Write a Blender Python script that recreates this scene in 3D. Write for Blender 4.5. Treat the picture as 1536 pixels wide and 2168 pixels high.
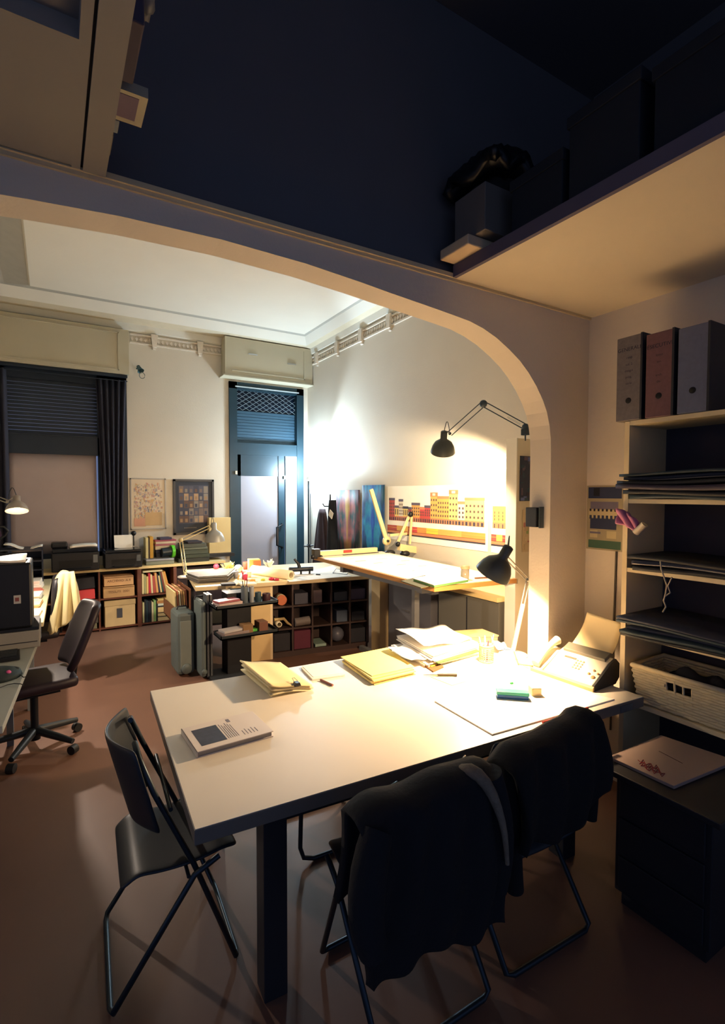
import bpy, math, random
from mathutils import Vector as V, Matrix
random.seed(7)
for o in list(bpy.data.objects): bpy.data.objects.remove(o)
SC = bpy.context.scene
COL = SC.collection
PI = math.pi
R = math.radians

# ------------------------------------------------------------ camera, world, exposure
FOC, CX, CY, EYE = 1060.0, 723.0, 1084.0, 1.75       # focal length and centre of the print in its own pixels
YAW, PITCH = math.atan(613/1060), -math.atan(39/1060)
cam = bpy.data.cameras.new('camera'); camo = bpy.data.objects.new('camera', cam); COL.objects.link(camo)
cam.sensor_fit = 'VERTICAL'; cam.sensor_height = 36; cam.lens = FOC/2168*36
cam.shift_x = (768-CX)/2168; cam.clip_start = .05; cam.clip_end = 60
camo.location = (0, 0, EYE); camo.rotation_euler = (PI/2+PITCH, 0, -YAW)
SC.camera = camo
w = bpy.data.worlds.new('blue_ambient_fill'); SC.world = w; w.use_nodes = True  # added bluish ambient fill, entering by the unbuilt side behind the camera
w.node_tree.nodes['Background'].inputs[0].default_value = (.40, .54, 1.0, 1)
w.node_tree.nodes['Background'].inputs[1].default_value = .32
SC.view_settings.view_transform = 'Standard'; SC.view_settings.look = 'None'
SC.view_settings.gamma = 1; SC.view_settings.use_curve_mapping = False
SC.view_settings.exposure = 0.0
# lamp strengths (watts) used by the lamp builders below
P_TABLE, P_ARCH, P_FLOOD, P_DESK, P_LEFT, P_UP = 185, 165, 400, 90, 115, 300
WARM, COLD, SOFTW, ARCHW = (1, .66, .38), (.66, .85, 1), (1, .84, .66), (1, .76, .48)

FWD = V((math.sin(YAW)*math.cos(PITCH), math.cos(YAW)*math.cos(PITCH), math.sin(PITCH)))
RGT = V((math.cos(YAW), -math.sin(YAW), 0)); UPV = RGT.cross(FWD)
def ray(u, v): return FWD*FOC + RGT*(u-CX) + UPV*(CY-v)
E0 = V((0, 0, EYE))
def onz(u, v, z): r = ray(u, v); return E0 + r*((z-EYE)/r.z)     # where a print pixel meets the level z
def ony(u, v, y): r = ray(u, v); return E0 + r*(y/r.y)           # ... the upright plane at depth y
def onx(u, v, x): r = ray(u, v); return E0 + r*(x/r.x)           # ... the side plane at x

# ------------------------------------------------------------ materials
def lin(c):
    if isinstance(c, str): c = [int(c[i:i+2], 16)/255 for i in (0, 2, 4)]
    return tuple(x/12.92 if x <= .04045 else ((x+.055)/1.055)**2.4 for x in c)
MATS = {}
def M(name, col='808080', rough=.6, metal=0, var=.10, scale=9, bump=0, emit=0, ecol=None, trans=0, alpha=1, bscale=None, spec=.4, stretch=None):
    if name in MATS: return MATS[name]
    m = bpy.data.materials.new(name); m.use_nodes = True; MATS[name] = m
    nt = m.node_tree; N = nt.nodes; L = nt.links; b = N['Principled BSDF']
    c = lin(col)
    b.inputs['Roughness'].default_value = rough; b.inputs['Metallic'].default_value = metal
    b.inputs['Specular IOR Level'].default_value = spec
    tc = N.new('ShaderNodeTexCoord'); no = N.new('ShaderNodeTexNoise'); no.inputs['Scale'].default_value = scale
    no.inputs['Detail'].default_value = 5
    src = tc.outputs['Object']
    if stretch:
        mp = N.new('ShaderNodeMapping'); mp.inputs['Scale'].default_value = stretch
        L.new(src, mp.inputs[0]); src = mp.outputs[0]
    L.new(src, no.inputs['Vector'])
    mx = N.new('ShaderNodeMix'); mx.data_type = 'RGBA'
    mx.inputs[6].default_value = tuple(x*(1-var) for x in c)+(1,)
    mx.inputs[7].default_value = tuple(min(1, x*(1+var)) for x in c)+(1,)
    L.new(no.outputs[0], mx.inputs[0]); L.new(mx.outputs[2], b.inputs['Base Color'])
    if bump:
        n2 = N.new('ShaderNodeTexNoise'); n2.inputs['Scale'].default_value = bscale or scale*6; n2.inputs['Detail'].default_value = 4
        L.new(src, n2.inputs['Vector'])
        bp = N.new('ShaderNodeBump'); bp.inputs['Strength'].default_value = bump; bp.inputs['Distance'].default_value = .004
        L.new(n2.outputs[0], bp.inputs['Height']); L.new(bp.outputs[0], b.inputs['Normal'])
    if emit:
        b.inputs['Emission Color'].default_value = (ecol or c)+(1,) if len(ecol or c) == 3 else ecol
        b.inputs['Emission Strength'].default_value = emit
    if trans: b.inputs['Transmission Weight'].default_value = trans
    if alpha < 1: b.inputs['Alpha'].default_value = alpha
    return m

def floor_mat():
    m = M('floor_laminate', '705244', .45, var=.16, scale=2.2, bump=.05, spec=.5)
    return m
def stripes(name, cols, axis='X', scale=3.0, n=12.0, sym=True):
    """mirrored digital print: noise read over |x| so both halves match, coloured by a ramp"""
    m = bpy.data.materials.new(name); m.use_nodes = True; nt = m.node_tree; N = nt.nodes; L = nt.links
    b = N['Principled BSDF']; b.inputs['Roughness'].default_value = .7
    tc = N.new('ShaderNodeTexCoord'); sp = N.new('ShaderNodeSeparateXYZ'); L.new(tc.outputs['Object'], sp.inputs[0])
    ab = N.new('ShaderNodeMath'); ab.operation = 'ABSOLUTE'; L.new(sp.outputs['Y'], ab.inputs[0])
    cb = N.new('ShaderNodeCombineXYZ'); L.new(ab.outputs[0], cb.inputs['X']); L.new(sp.outputs['Z'], cb.inputs['Z'])
    mp = N.new('ShaderNodeMapping'); mp.inputs['Scale'].default_value = (scale*3.2, 1, scale); L.new(cb.outputs[0], mp.inputs[0])
    no = N.new('ShaderNodeTexNoise'); no.inputs['Scale'].default_value = 1.6; no.inputs['Detail'].default_value = 9; L.new(mp.outputs[0], no.inputs['Vector'])
    ad = N.new('ShaderNodeMath'); ad.operation = 'MULTIPLY_ADD'; L.new(ab.outputs[0], ad.inputs[0]); ad.inputs[1].default_value = 1.9
    m2 = N.new('ShaderNodeMath'); m2.operation = 'MULTIPLY_ADD'; L.new(no.outputs[0], m2.inputs[0]); m2.inputs[1].default_value = 1.25; m2.inputs[2].default_value = -.42
    L.new(m2.outputs[0], ad.inputs[2])
    rp = N.new('ShaderNodeValToRGB'); L.new(ad.outputs[0], rp.inputs[0]); e = rp.color_ramp.elements
    for i, c in enumerate(cols):
        p = i/(len(cols)-1)
        x = e[i] if i < 2 else e.new(p)
        x.position = p
    for i, c in enumerate(cols): e[i].color = lin(c)+(1,)
    L.new(rp.outputs[0], b.inputs['Base Color'])
    return m
PLASTER = M('wall_plaster', 'cfc4b2', .85, var=.05, scale=3, bump=.25, bscale=70)
PLASTER_BACK = M('wall_plaster_back', 'cdc5b6', .85, var=.05, scale=3, bump=.25, bscale=70)
CEILM = M('ceiling_plaster', 'd8d6cc', .85, var=.05, scale=2, bump=.2, bscale=50)
DARKUP = M('upper_void_dark', '5e5c5e', .9, var=.12, scale=2)  # dark tone for the walls and ceiling above the loft
BLACK = M('black_plastic', '16181c', .45, var=.2)
BLACKM = M('black_metal', '14171d', .35, metal=.4, var=.2)
GREYMET = M('grey_metal', '8c8f92', .4, metal=.7)
STEEL = M('brushed_steel', 'b9bbbd', .3, metal=.95)
WHITEP = M('white_paper', 'f0ece2', .8, var=.03, scale=20)
CREAMP = M('cream_paper', 'ece1bd', .8, var=.05, scale=20)
YELP = M('yellow_paper', 'efe08a', .8, var=.05, scale=20)
LAMI = M('table_laminate', 'ddd6c6', .45, var=.035, scale=5, spec=.45)
LAMEDGE = M('table_edge_band', '6d665e', .5, var=.1)
WOODD = M('walnut_board', '6b3f2e', .5, var=.22, scale=3, stretch=(2, 14, 14))
BEIGE = M('beige_laminate', 'd9c29a', .5, var=.05, scale=5)
WHITEL = M('white_laminate', 'dcd8cc', .5, var=.05, scale=5)
GREYP = M('grey_plastic', '6f7478', .55, var=.08)
INK = M('printed_ink', '24252b', .7)

# ------------------------------------------------------------ mesh builder
class MB:
    def __init__(s): s.v = []; s.f = []; s.m = []; s.s = []
    def add(s, vs, fs, mi=0, sm=False):
        b = len(s.v); s.v += [V(p) for p in vs]
        for f in fs: s.f.append([b+i for i in f]); s.m.append(mi); s.s.append(sm)
        return s
    def hexa(s, b4, t4, mi=0):      # bottom quad, top quad, both counter-clockwise from above
        return s.add(list(b4)+list(t4), [(3, 2, 1, 0), (4, 5, 6, 7), (0, 1, 5, 4), (1, 2, 6, 5), (2, 3, 7, 6), (3, 0, 4, 7)], mi)
    def bx(s, x0, y0, z0, x1, y1, z1, mi=0):
        return s.hexa([(x0, y0, z0), (x1, y0, z0), (x1, y1, z0), (x0, y1, z0)], [(x0, y0, z1), (x1, y0, z1), (x1, y1, z1), (x0, y1, z1)], mi)
    def box(s, c, d, rz=0, mi=0, rx=0, ry=0):
        Mx = Matrix.Translation(V(c)) @ Matrix.Rotation(rz, 4, 'Z') @ Matrix.Rotation(ry, 4, 'Y') @ Matrix.Rotation(rx, 4, 'X')
        a, b, h = d[0]/2, d[1]/2, d[2]/2
        q = [(-a, -b), (a, -b), (a, b), (-a, b)]
        return s.hexa([Mx @ V((x, y, -h)) for x, y in q], [Mx @ V((x, y, h)) for x, y in q], mi)
    def slab(s, pts, t, mi=0):      # flat-ish polygon given by its TOP corners (ccw), thickness downwards
        n = len(pts); top = [V(p) for p in pts]; bot = [p-V((0, 0, t)) for p in top]
        return s.add(bot+top, [tuple(range(n))[::-1], tuple(range(n, 2*n))]+[(i, (i+1) % n, n+(i+1) % n, n+i) for i in range(n)], mi)
    def prism(s, poly, o, ex, ey, t, mi=0, n2=None):   # 2-D polygon in frame o,ex,ey; thickness t along ex x ey
        o = V(o); ex = V(ex); ey = V(ey); nn = (n2 if n2 else ex.cross(ey)).normalized()
        a = [o+ex*p[0]+ey*p[1] for p in poly]; b = [p+nn*t for p in a]; n = len(poly)
        return s.add(a+b, [tuple(range(n))[::-1], tuple(range(n, 2*n))]+[(i, (i+1) % n, n+(i+1) % n, n+i) for i in range(n)], mi)
    def tube(s, pts, r, n=8, mi=0, closed=False, cap=True):
        pts = [V(p) for p in pts]; k = len(pts); rr = r if isinstance(r, (list, tuple)) else [r]*k
        base = []; prev = None
        for i, p in enumerate(pts):
            a = pts[i-1] if (i or closed) else p; b = pts[(i+1) % k] if (i < k-1 or closed) else p
            t = (b-a).normalized() if (b-a).length > 1e-9 else V((0, 0, 1))
            if prev is None:
                u = t.orthogonal().normalized()
            else:
                u = prev - t*prev.dot(t)
                u = u.normalized() if u.length > 1e-6 else t.orthogonal().normalized()
            prev = u; w_ = t.cross(u)
            base.append([p+(u*math.cos(2*PI*j/n)+w_*math.sin(2*PI*j/n))*rr[i] for j in range(n)])
        vs = [q for ring in base for q in ring]; fs = []
        for i in range(k if closed else k-1):
            for j in range(n):
                a = i*n+j; b = i*n+(j+1) % n; c = ((i+1) % k)*n+(j+1) % n; d = ((i+1) % k)*n+j
                fs.append((a, b, c, d))
        s.add(vs, fs, mi, True)
        if cap and not closed:
            s.add(base[0], [tuple(range(n))[::-1]], mi); s.add(base[-1], [tuple(range(n))], mi)
        return s
    def cyl(s, a, b, r, r2=None, n=16, mi=0): return s.tube([a, b], [r, r if r2 is None else r2], n, mi)
    def lathe(s, prof, c=(0, 0, 0), ax=(0, 0, 1), n=24, mi=0, sm=True):
        ax = V(ax).normalized(); u = ax.orthogonal().normalized(); w_ = ax.cross(u); c = V(c)
        vs = []; fs = []; k = len(prof)
        for r, z in prof:
            for j in range(n): vs.append(c+ax*z+(u*math.cos(2*PI*j/n)+w_*math.sin(2*PI*j/n))*max(r, 1e-4))
        for i in range(k-1):
            for j in range(n): fs.append((i*n+j, i*n+(j+1) % n, (i+1)*n+(j+1) % n, (i+1)*n+j))
        return s.add(vs, fs, mi, sm)
    def sph(s, c, r, sc=(1, 1, 1), n=16, mi=0):
        vs = []; fs = []; k = n//2
        for i in range(k+1):
            for j in range(n):
                t = PI*i/k; p = 2*PI*j/n
                vs.append((c[0]+r*sc[0]*math.sin(t)*math.cos(p), c[1]+r*sc[1]*math.sin(t)*math.sin(p), c[2]+r*sc[2]*math.cos(t)))
        for i in range(k):
            for j in range(n): fs.append((i*n+j, (i+1)*n+j, (i+1)*n+(j+1) % n, i*n+(j+1) % n))
        return s.add(vs, fs, mi, True)
    def sheet(s, fn, nu, nv, t=.004, mi=0, sm=True):   # a cloth or bent sheet: fn(u,v)->point, given thickness t along its normal
        P = [[V(fn(i/nu, j/nv)) for j in range(nv+1)] for i in range(nu+1)]
        top = []; bot = []
        for i in range(nu+1):
            for j in range(nv+1):
                a = P[min(i+1, nu)][j]-P[max(i-1, 0)][j]; b = P[i][min(j+1, nv)]-P[i][max(j-1, 0)]
                n_ = a.cross(b); n_ = n_.normalized() if n_.length > 1e-9 else V((0, 0, 1))
                top.append(P[i][j]+n_*t/2); bot.append(P[i][j]-n_*t/2)
        K = (nu+1)*(nv+1); fs = []
        g = lambda i, j: i*(nv+1)+j
        for i in range(nu):
            for j in range(nv):
                fs.append((g(i, j), g(i+1, j), g(i+1, j+1), g(i, j+1))); fs.append((K+g(i, j+1), K+g(i+1, j+1), K+g(i+1, j), K+g(i, j)))
        for i in range(nu):
            fs.append((g(i, 0), K+g(i, 0), K+g(i+1, 0), g(i+1, 0))); fs.append((g(i+1, nv), K+g(i+1, nv), K+g(i, nv), g(i, nv)))
        for j in range(nv):
            fs.append((g(0, j+1), K+g(0, j+1), K+g(0, j), g(0, j))); fs.append((g(nu, j), K+g(nu, j), K+g(nu, j+1), g(nu, j+1)))
        return s.add(top+bot, fs, mi, sm)

FR = {}
def mesh_obj(name, mb, mats, inv=None, bev=0, sub=0):
    me = bpy.data.meshes.new(name)
    vs = [inv @ p for p in mb.v] if inv else mb.v
    me.from_pydata([tuple(p) for p in vs], [], mb.f)
    for m in (mats if isinstance(mats, (list, tuple)) else [mats]): me.materials.append(m)
    for p, mi, sm in zip(me.polygons, mb.m, mb.s): p.material_index = mi; p.use_smooth = sm
    me.update()
    o = bpy.data.objects.new(name, me); COL.objects.link(o)
    if bev:
        md = o.modifiers.new('bevel', 'BEVEL'); md.width = bev; md.segments = 2; md.limit_method = 'ANGLE'; md.angle_limit = R(50)
    if sub:
        md = o.modifiers.new('sub', 'SUBSURF'); md.levels = sub; md.render_levels = sub
    return o
def tag(o, label, cat, group=None):
    o['label'] = label; o['category'] = cat
    if group: o['group'] = group
def thing(name, label, cat, loc=(0, 0, 0), rz=0, group=None, local=False):
    o = bpy.data.objects.new(name, None); COL.objects.link(o); o.empty_display_size = .05
    o.location = loc; o.rotation_euler = (0, 0, rz); tag(o, label, cat, group)
    FR[o.name] = None if local else (Matrix.Translation(V(loc)) @ Matrix.Rotation(rz, 4, 'Z')).inverted()
    return o
def part(name, mb, mats, parent, label=None, bev=0, sub=0):
    inv = FR.get(parent.name)
    o = mesh_obj(name, mb, mats, inv, bev, sub); o.parent = parent; FR[o.name] = inv
    if label: o['label'] = label
    return o
def solo(name, mb, mats, label, cat, group=None, bev=0, sub=0, org=None):
    if org is None:
        xs = [p.x for p in mb.v]; ys = [p.y for p in mb.v]; zs = [p.z for p in mb.v]
        org = V(((min(xs)+max(xs))/2, (min(ys)+max(ys))/2, min(zs)))
    inv = Matrix.Translation(-V(org))
    o = mesh_obj(name, mb, mats, inv, bev, sub); o.location = org; FR[o.name] = inv; tag(o, label, cat, group)
    return o
def struct(name, mb, mats, bev=0):
    o = mesh_obj(name, mb, mats, None, bev); o['kind'] = 'structure'; FR[o.name] = None; return o
def copy_tree(o, parent=None):
    c = o.copy(); COL.objects.link(c); c.parent = parent
    for ch in list(o.children): copy_tree(ch, c)
    return c
def text_mb(mb, s, size, o, ex, ey, t=.001, mi=0, align='CENTER', sx=1):
    cu = bpy.data.curves.new('t', 'FONT'); cu.body = s; cu.size = size; cu.align_x = align; cu.align_y = 'CENTER'; cu.extrude = 0
    to = bpy.data.objects.new('t', cu); me = to.to_mesh()
    ex = V(ex).normalized(); ey = V(ey).normalized(); nn = ex.cross(ey)
    mb.add([V(o)+ex*v.co.x*sx+ey*v.co.y+nn*t for v in me.vertices], [tuple(p.vertices) for p in me.polygons], mi)
    to.to_mesh_clear(); bpy.data.objects.remove(to); bpy.data.curves.remove(cu)
    return mb
def light(name, typ, loc, power, col, parent=None, size=.03, aim=None, cone=None, blend=.4):
    l = bpy.data.lights.new(name, typ); l.energy = power; l.color = col
    o = bpy.data.objects.new(name, l); COL.objects.link(o)
    if typ in ('POINT', 'SPOT'): l.shadow_soft_size = size
    loc = V(loc)
    if parent is not None:
        inv = FR.get(parent.name)
        loc2 = inv @ loc if inv else loc
        o.parent = parent; o.location = loc2
    else: o.location = loc
    if aim is not None:
        o.rotation_euler = (V(aim)-V(loc)).to_track_quat('-Z', 'Y').to_euler()
    if cone: l.spot_size = cone; l.spot_blend = blend
    return o

# ------------------------------------------------------------ the room
YA, YA2 = 1.98, 2.13        # the arch wall, near and far face
XW, XR, YB, XL = 2.952, 3.62, 7.35, -1.6
ZL = 2.85                   # underside of the loft
struct('floor', MB().bx(-3.2, -2.2, -.08, 4.0, 7.7, 0), floor_mat())
# arch wall: opening cut as a curve
half = [(.6, 2.752), (.97, 2.742), (1.24, 2.722), (1.42, 2.705), (1.63, 2.688), (1.81, 2.672), (1.93, 2.660), (2.03, 2.638), (2.13, 2.604), (2.235, 2.553), (2.32, 2.503), (2.39, 2.448),
        (2.46, 2.378), (2.52, 2.300), (2.557, 2.235), (2.582, 2.16), (2.596, 2.08), (2.60, 1.99), (2.60, 0)]
poly = [(XR+.2, 0), (XR+.2, 2.872), (XL-.2, 2.872), (XL-.2, 0)] + [(1.2-x, z) for x, z in half][::-1] + half[1:]
mb = MB().prism(poly, (0, YA2, 0), (1, 0, 0), (0, 0, 1), YA2-YA)
struct('wall_arch', mb, PLASTER)
struct('trim_1', MB().bx(XL-.2, YA-.022, 2.852, XW, YA+.01, 2.872).bx(XL-.2, YA-.012, 2.838, XW, YA+.01, 2.852), M('pale_moulding', 'cbb891', .6))
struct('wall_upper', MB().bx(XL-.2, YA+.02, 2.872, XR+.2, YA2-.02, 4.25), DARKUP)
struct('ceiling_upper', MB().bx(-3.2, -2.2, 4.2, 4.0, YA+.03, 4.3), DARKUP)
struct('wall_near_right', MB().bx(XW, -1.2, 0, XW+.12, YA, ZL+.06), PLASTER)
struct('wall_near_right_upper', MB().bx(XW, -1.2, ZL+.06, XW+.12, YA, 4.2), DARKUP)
# loft decks on both sides of the open middle
LOFTM = M('loft_soffit_paint', 'cdbfa4', .8, var=.05, scale=3, bump=.15)
LOFTE = M('loft_edge_paint', '565060', .7, var=.1)
sr = MB().bx(1.812, -1.2, ZL, XW, YA-.022, ZL+.05, 0)
struct('ceiling_loft_right', sr, LOFTM)
struct('trim_2', MB().bx(1.790, -1.2, ZL, 1.812, YA-.022, ZL+.06), LOFTE)
sl = MB().bx(.112, -1.2, ZL, .183, YA-.022, ZL+.06)
sl.bx(.078, -1.2, ZL+.004, .104, YA-.022, ZL+.06).bx(-1.6, 1.41, ZL+.004, .078, YA-.03, ZL+.06).bx(-1.6, -1.2, ZL+.05, .078, 1.41, ZL+.09)
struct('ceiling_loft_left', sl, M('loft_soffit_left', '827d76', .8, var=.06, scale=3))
struct('trim_3', MB().bx(.101, -1.2, ZL+.012, .113, YA-.022, ZL+.03).bx(-1.6, YA-.032, ZL+.012, .112, YA-.02, ZL+.03), M('shadow_gap', '2c2d33', .9))
# far room shell
mb = MB()
WX0, WX1, WZ0, WZ1 = -.56, .90, .92, 3.30
DX0, DX1, DZ = 2.31, 3.535, 3.42
Y0, Y1 = YB, YB+.14
mb.bx(XL-.2, Y0, 0, WX0, Y1, 4.25).bx(WX0, Y0, 0, WX1, Y1, WZ0).bx(WX0, Y0, WZ1, WX1, Y1, 4.25).bx(WX1, Y0, 0, DX0, Y1, 4.25)
mb.bx(DX0, Y0, DZ, DX1, Y1, 4.25).bx(DX1, Y0, 0, XR+.2, Y1, 4.25)
struct('wall_back', mb, PLASTER_BACK)
struct('wall_right', MB().bx(XR, YA2, 0, XR+.2, YB, 4.25), PLASTER_BACK)
struct('wall_left', MB().bx(XL-.2, YA2, 0, XL, YB, 4.25), PLASTER_BACK)
# coffered ceiling of the far room: rings from the wall inwards
ZC = 4.06
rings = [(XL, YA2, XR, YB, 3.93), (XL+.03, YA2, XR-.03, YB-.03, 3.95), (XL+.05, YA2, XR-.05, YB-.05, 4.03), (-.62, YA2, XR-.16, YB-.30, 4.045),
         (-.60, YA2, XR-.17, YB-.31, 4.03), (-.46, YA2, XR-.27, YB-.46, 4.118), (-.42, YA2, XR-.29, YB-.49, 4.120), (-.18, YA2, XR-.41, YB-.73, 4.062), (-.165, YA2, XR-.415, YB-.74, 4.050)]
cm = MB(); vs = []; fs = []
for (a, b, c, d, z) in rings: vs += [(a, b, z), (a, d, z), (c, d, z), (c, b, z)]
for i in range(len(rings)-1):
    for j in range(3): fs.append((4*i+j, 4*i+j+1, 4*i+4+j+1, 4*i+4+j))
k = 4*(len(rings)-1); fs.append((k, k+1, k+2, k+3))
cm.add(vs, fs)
for i in range(len(cm.m)): cm.m[i] = 1 if 15 <= i < 21 else (2 if 6 <= i < 12 else 0)  # sloping recess strip: its shade is put into the grey colour
struct('ceiling', cm, [CEILM, M('ceiling_recess_shade', 'a5a49c', .8), M('ceiling_border_tan', 'c8bfa8', .8, var=.08)])
struct('ceiling_slab', MB().bx(XL-.2, YA2-.02, 4.14, XR+.2, YB+.14, 4.25), CEILM)
# stucco frieze with little brackets, right wall and back wall
FRZ = M('stucco_relief', 'dcd2c4', .8, var=.12, scale=30, bump=.5)
def frieze(a, b, nrm, nb):
    f = MB(); a = V(a); b = V(b); d = (b-a).normalized(); L_ = (b-a).length; nn = V(nrm); up = V((0, 0, 1))
    f.prism([(0, 0), (L_, 0), (L_, .02), (0, .02)], a, d, up, .02, 0, nn); f.prism([(0, .11), (L_, .11), (L_, .13), (0, .13)], a, d, up, .025, 0, nn)
    m_ = int(L_/.055)
    for i in range(m_):
        c = a+d*(i+.5)*L_/m_+up*.065
        f.prism([(0, -.03), (.02, 0), (0, .03), (-.02, 0)], c, d, up, .014, 0, nn)
    for i in range(nb):
        c = a+d*((i+.5)*L_/nb)+up*-.02
        f.prism([(-.03, 0), (.03, 0), (.045, .17), (-.045, .17)], c, d, up, .05, 0, nn); f.prism([(-.02, -.03), (.02, -.03), (.02, 0), (-.02, 0)], c, d, up, .03, 0, nn)
    return f
struct('trim_4', frieze((XR, 7.3, 3.78), (XR, YA2+.02, 3.78), (-1, 0, 0), 8), FRZ)
struct('trim_5', frieze((.95, YB, 3.78), (2.2, YB, 3.78), (0, -1, 0), 2), FRZ)
# shutter boxes
BOXM = M('shutter_box_paint', 'b8b29c', .7, var=.06, scale=4)
b1 = MB().bx(-.9, YB-.13, 3.33, .92, YB, 3.91).bx(-.9, YB-.142, 3.37, .80, YB-.13, 3.385).bx(-.9, YB-.142, 3.85, .80, YB-.13, 3.862).bx(.785, YB-.142, 3.37, .80, YB-.13, 3.862)
struct('trim_6', b1, BOXM)
b2 = MB().bx(2.2, YB-.2, 3.47, XR-.01, YB, 4.02).bx(2.3, YB-.212, 3.53, XR-.15, YB-.2, 3.545).bx(XR-.165, YB-.212, 3.53, XR-.15, YB-.2, 3.97).bx(2.17, YB-.22, 3.455, XR, YB, 3.47)
struct('trim_7', b2, BOXM)
for x, z in ((2.62, 3.80), (3.25, 3.74)):
    solo('catch_plate', MB().bx(x-.07, YB-.212, z, x+.07, YB-.201, z+.018), STEEL, 'small pale metal catch on the shutter box over the door, %s one' % ('left' if x < 3 else 'right'), 'catch')
# ---- window 1
NAVY = M('night_blue_frame', '1f2a38', .45, var=.12)
SHUT = M('roller_shutter_slats', '28323f', .6, var=.1)
wf = MB(); x0, x1 = -.47, .62
for a in ((x0-.09, 3.18, x1+.28, 3.3), (x0-.09, WZ0, x1+.28, WZ0+.06), (x0-.09, WZ0, x0, 3.3), (x1-.08, WZ0, x1+.28, 3.3), (x0, 2.25, x1, 2.485)):
    wf.bx(a[0], YB+.0, a[1], a[2], YB+.10, a[3])
wf.bx(x0, YB-.012, 2.485, x1, YB+.1, 2.50)
win = struct('window_1', wf, NAVY)
s = MB()
for i in range(15): s.bx(x0, YB+.055+.001*(i % 2), 2.50+i*.0455, x1-.07, YB+.075, 2.541+i*.0455)
part('shutter', s, SHUT, win)
part('blind', MB().sheet(lambda u, v: (x0+(x1-.1-x0)*u, YB+.045+.004*math.sin(u*9), WZ0+.03+(2.25-WZ0-.03)*v), 12, 6, .003), M('pale_blind', 'a89da0', .8, var=.04), win)
part('curtain_rail', MB().bx(-.8, YB-.11, 3.285, .9, YB-.095, 3.305).bx(-.8, YB-.11, 3.235, .9, YB-.1, 3.245).bx(-.8, YB-.10, 3.30, .9, YB, 3.325), NAVY, win)
CURT = M('dark_curtain', '2b2c3a', .9, var=.15, scale=20)
def curtain(xa, xb, xa2, xb2, folds, ph):
    def f(u, v):
        k = v**.8
        x = (xa+(xb-xa)*u)*(1-k)+(xa2+(xb2-xa2)*u)*k
        return (x, YB-.075+.038*math.sin(u*folds*2*PI+ph)+.01*math.sin(v*7+u*5), 3.25-v*2.42)
    return MB().sheet(f, folds*10, 10, .006)
solo('curtain', curtain(.52, .885, .60, .80, 5, 0), CURT, 'dark navy curtain gathered at the right side of the left window', 'curtain')
solo('curtain', curtain(-.85, -.45, -.85, -.44, 5, 1), CURT, 'dark navy curtain hanging at the left edge of the left window', 'curtain')
# ---- door 1
TEAL = M('dark_teal_frame', '16303c', .4, var=.15)
df = MB(); a, b = DX0, DX1
df.bx(a, YB-.03, 0, a+.12, YB+.12, DZ).bx(b-.12, YB-.03, 0, b, YB+.12, DZ).bx(a, YB-.03, DZ-.10, b, YB+.12, DZ).bx(a+.1, YB-.02, 2.34, b-.1, YB+.11, 2.52)
dr = struct('door_1', df, TEAL)
s = MB()
for i in range(11): s.bx(a+.12, YB+.06+.005*(i % 2), 2.52+i*.045, b-.12, YB+.08, 2.56+i*.045)
part('shutter', s, M('shutter_blue', '264558', .6, var=.1), dr)
s = MB(); zz0, zz1 = 3.02, DZ-.10
for i in range(-4, 12):
    for d in (1, -1):
        xs0 = a+.12+i*.11; xs1 = xs0+d*(zz1-zz0)*1.6
        p, q = (xs0, zz0), (xs1, zz1)
        lo, hi = a+.12, b-.12
        def clip(p, q):
            if p[0] > q[0]: p, q = q, p
            if q[0] <= lo or p[0] >= hi: return None
            def at(x): t = (x-p[0])/(q[0]-p[0]); return (x, p[1]+(q[1]-p[1])*t)
            return (at(lo) if p[0] < lo else p), (at(hi) if q[0] > hi else q)
        r_ = clip(p, q)
        if r_: s.cyl((r_[0][0], YB+.05, r_[0][1]), (r_[1][0], YB+.05, r_[1][1]), .004, n=5)
part('mesh_grille', s, M('grille_wire', '6b7b86', .5, metal=.5), dr)
part('pane', MB().bx(a+.12, YB+.085, 2.52, b-.12, YB+.10, DZ-.1), M('night_glass', '101c2c', .15), dr)
part('header_bar', MB().bx(a+.09, YB-.045, DZ-.075, b-.09, YB-.03, DZ-.06), M('pale_bar', 'b9c6cc', .4), dr)
lf = MB(); lx1 = 3.20
lf.bx(a+.12, YB, 0, a+.18, YB+.05, 2.34).bx(lx1-.10, YB-.012, 0, lx1, YB+.05, 2.34).bx(a+.12, YB, 2.02, lx1, YB+.05, 2.34).bx(a+.12, YB, 0, lx1, YB+.05, .14)
lf_o = part('door_leaf', lf, TEAL, dr)
part('pane', MB().bx(a+.18, YB+.01, .14, lx1-.10, YB+.04, 2.02), M('frosted_pane', '8f8c94', .55, var=.04), lf_o, 'pale frosted pane')
part('handle', MB().tube([(lx1-.05, YB-.012, 1.27), (lx1-.05, YB-.055, 1.26), (lx1-.16, YB-.075, 1.22), (lx1-.16, YB-.075, .94), (lx1-.05, YB-.055, .90), (lx1-.05, YB-.012, .89)], .014, 8), BLACKM, lf_o, 'long dark pull handle')
part('side_panel', MB().bx(lx1+.02, YB-.016, .05, b-.06, YB+.02, 2.345), M('side_panel_white', '8b9a98', .6, var=.05), dr, 'pale side panel')
part('latch', MB().bx(a+.08, YB-.05, 2.04, a+.11, YB-.03, 2.09).bx(lx1-.02, YB-.05, 1.98, lx1+.0, YB-.012, 2.03), STEEL, dr)
struct('baseboard_back', MB().bx(WX1+.02, YB-.012, 0, DX0, YB, .10), WHITEL)
struct('baseboard_near_right', MB().bx(XW-.012, -1.2, 0, XW, YA, .09), WHITEL)

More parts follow.
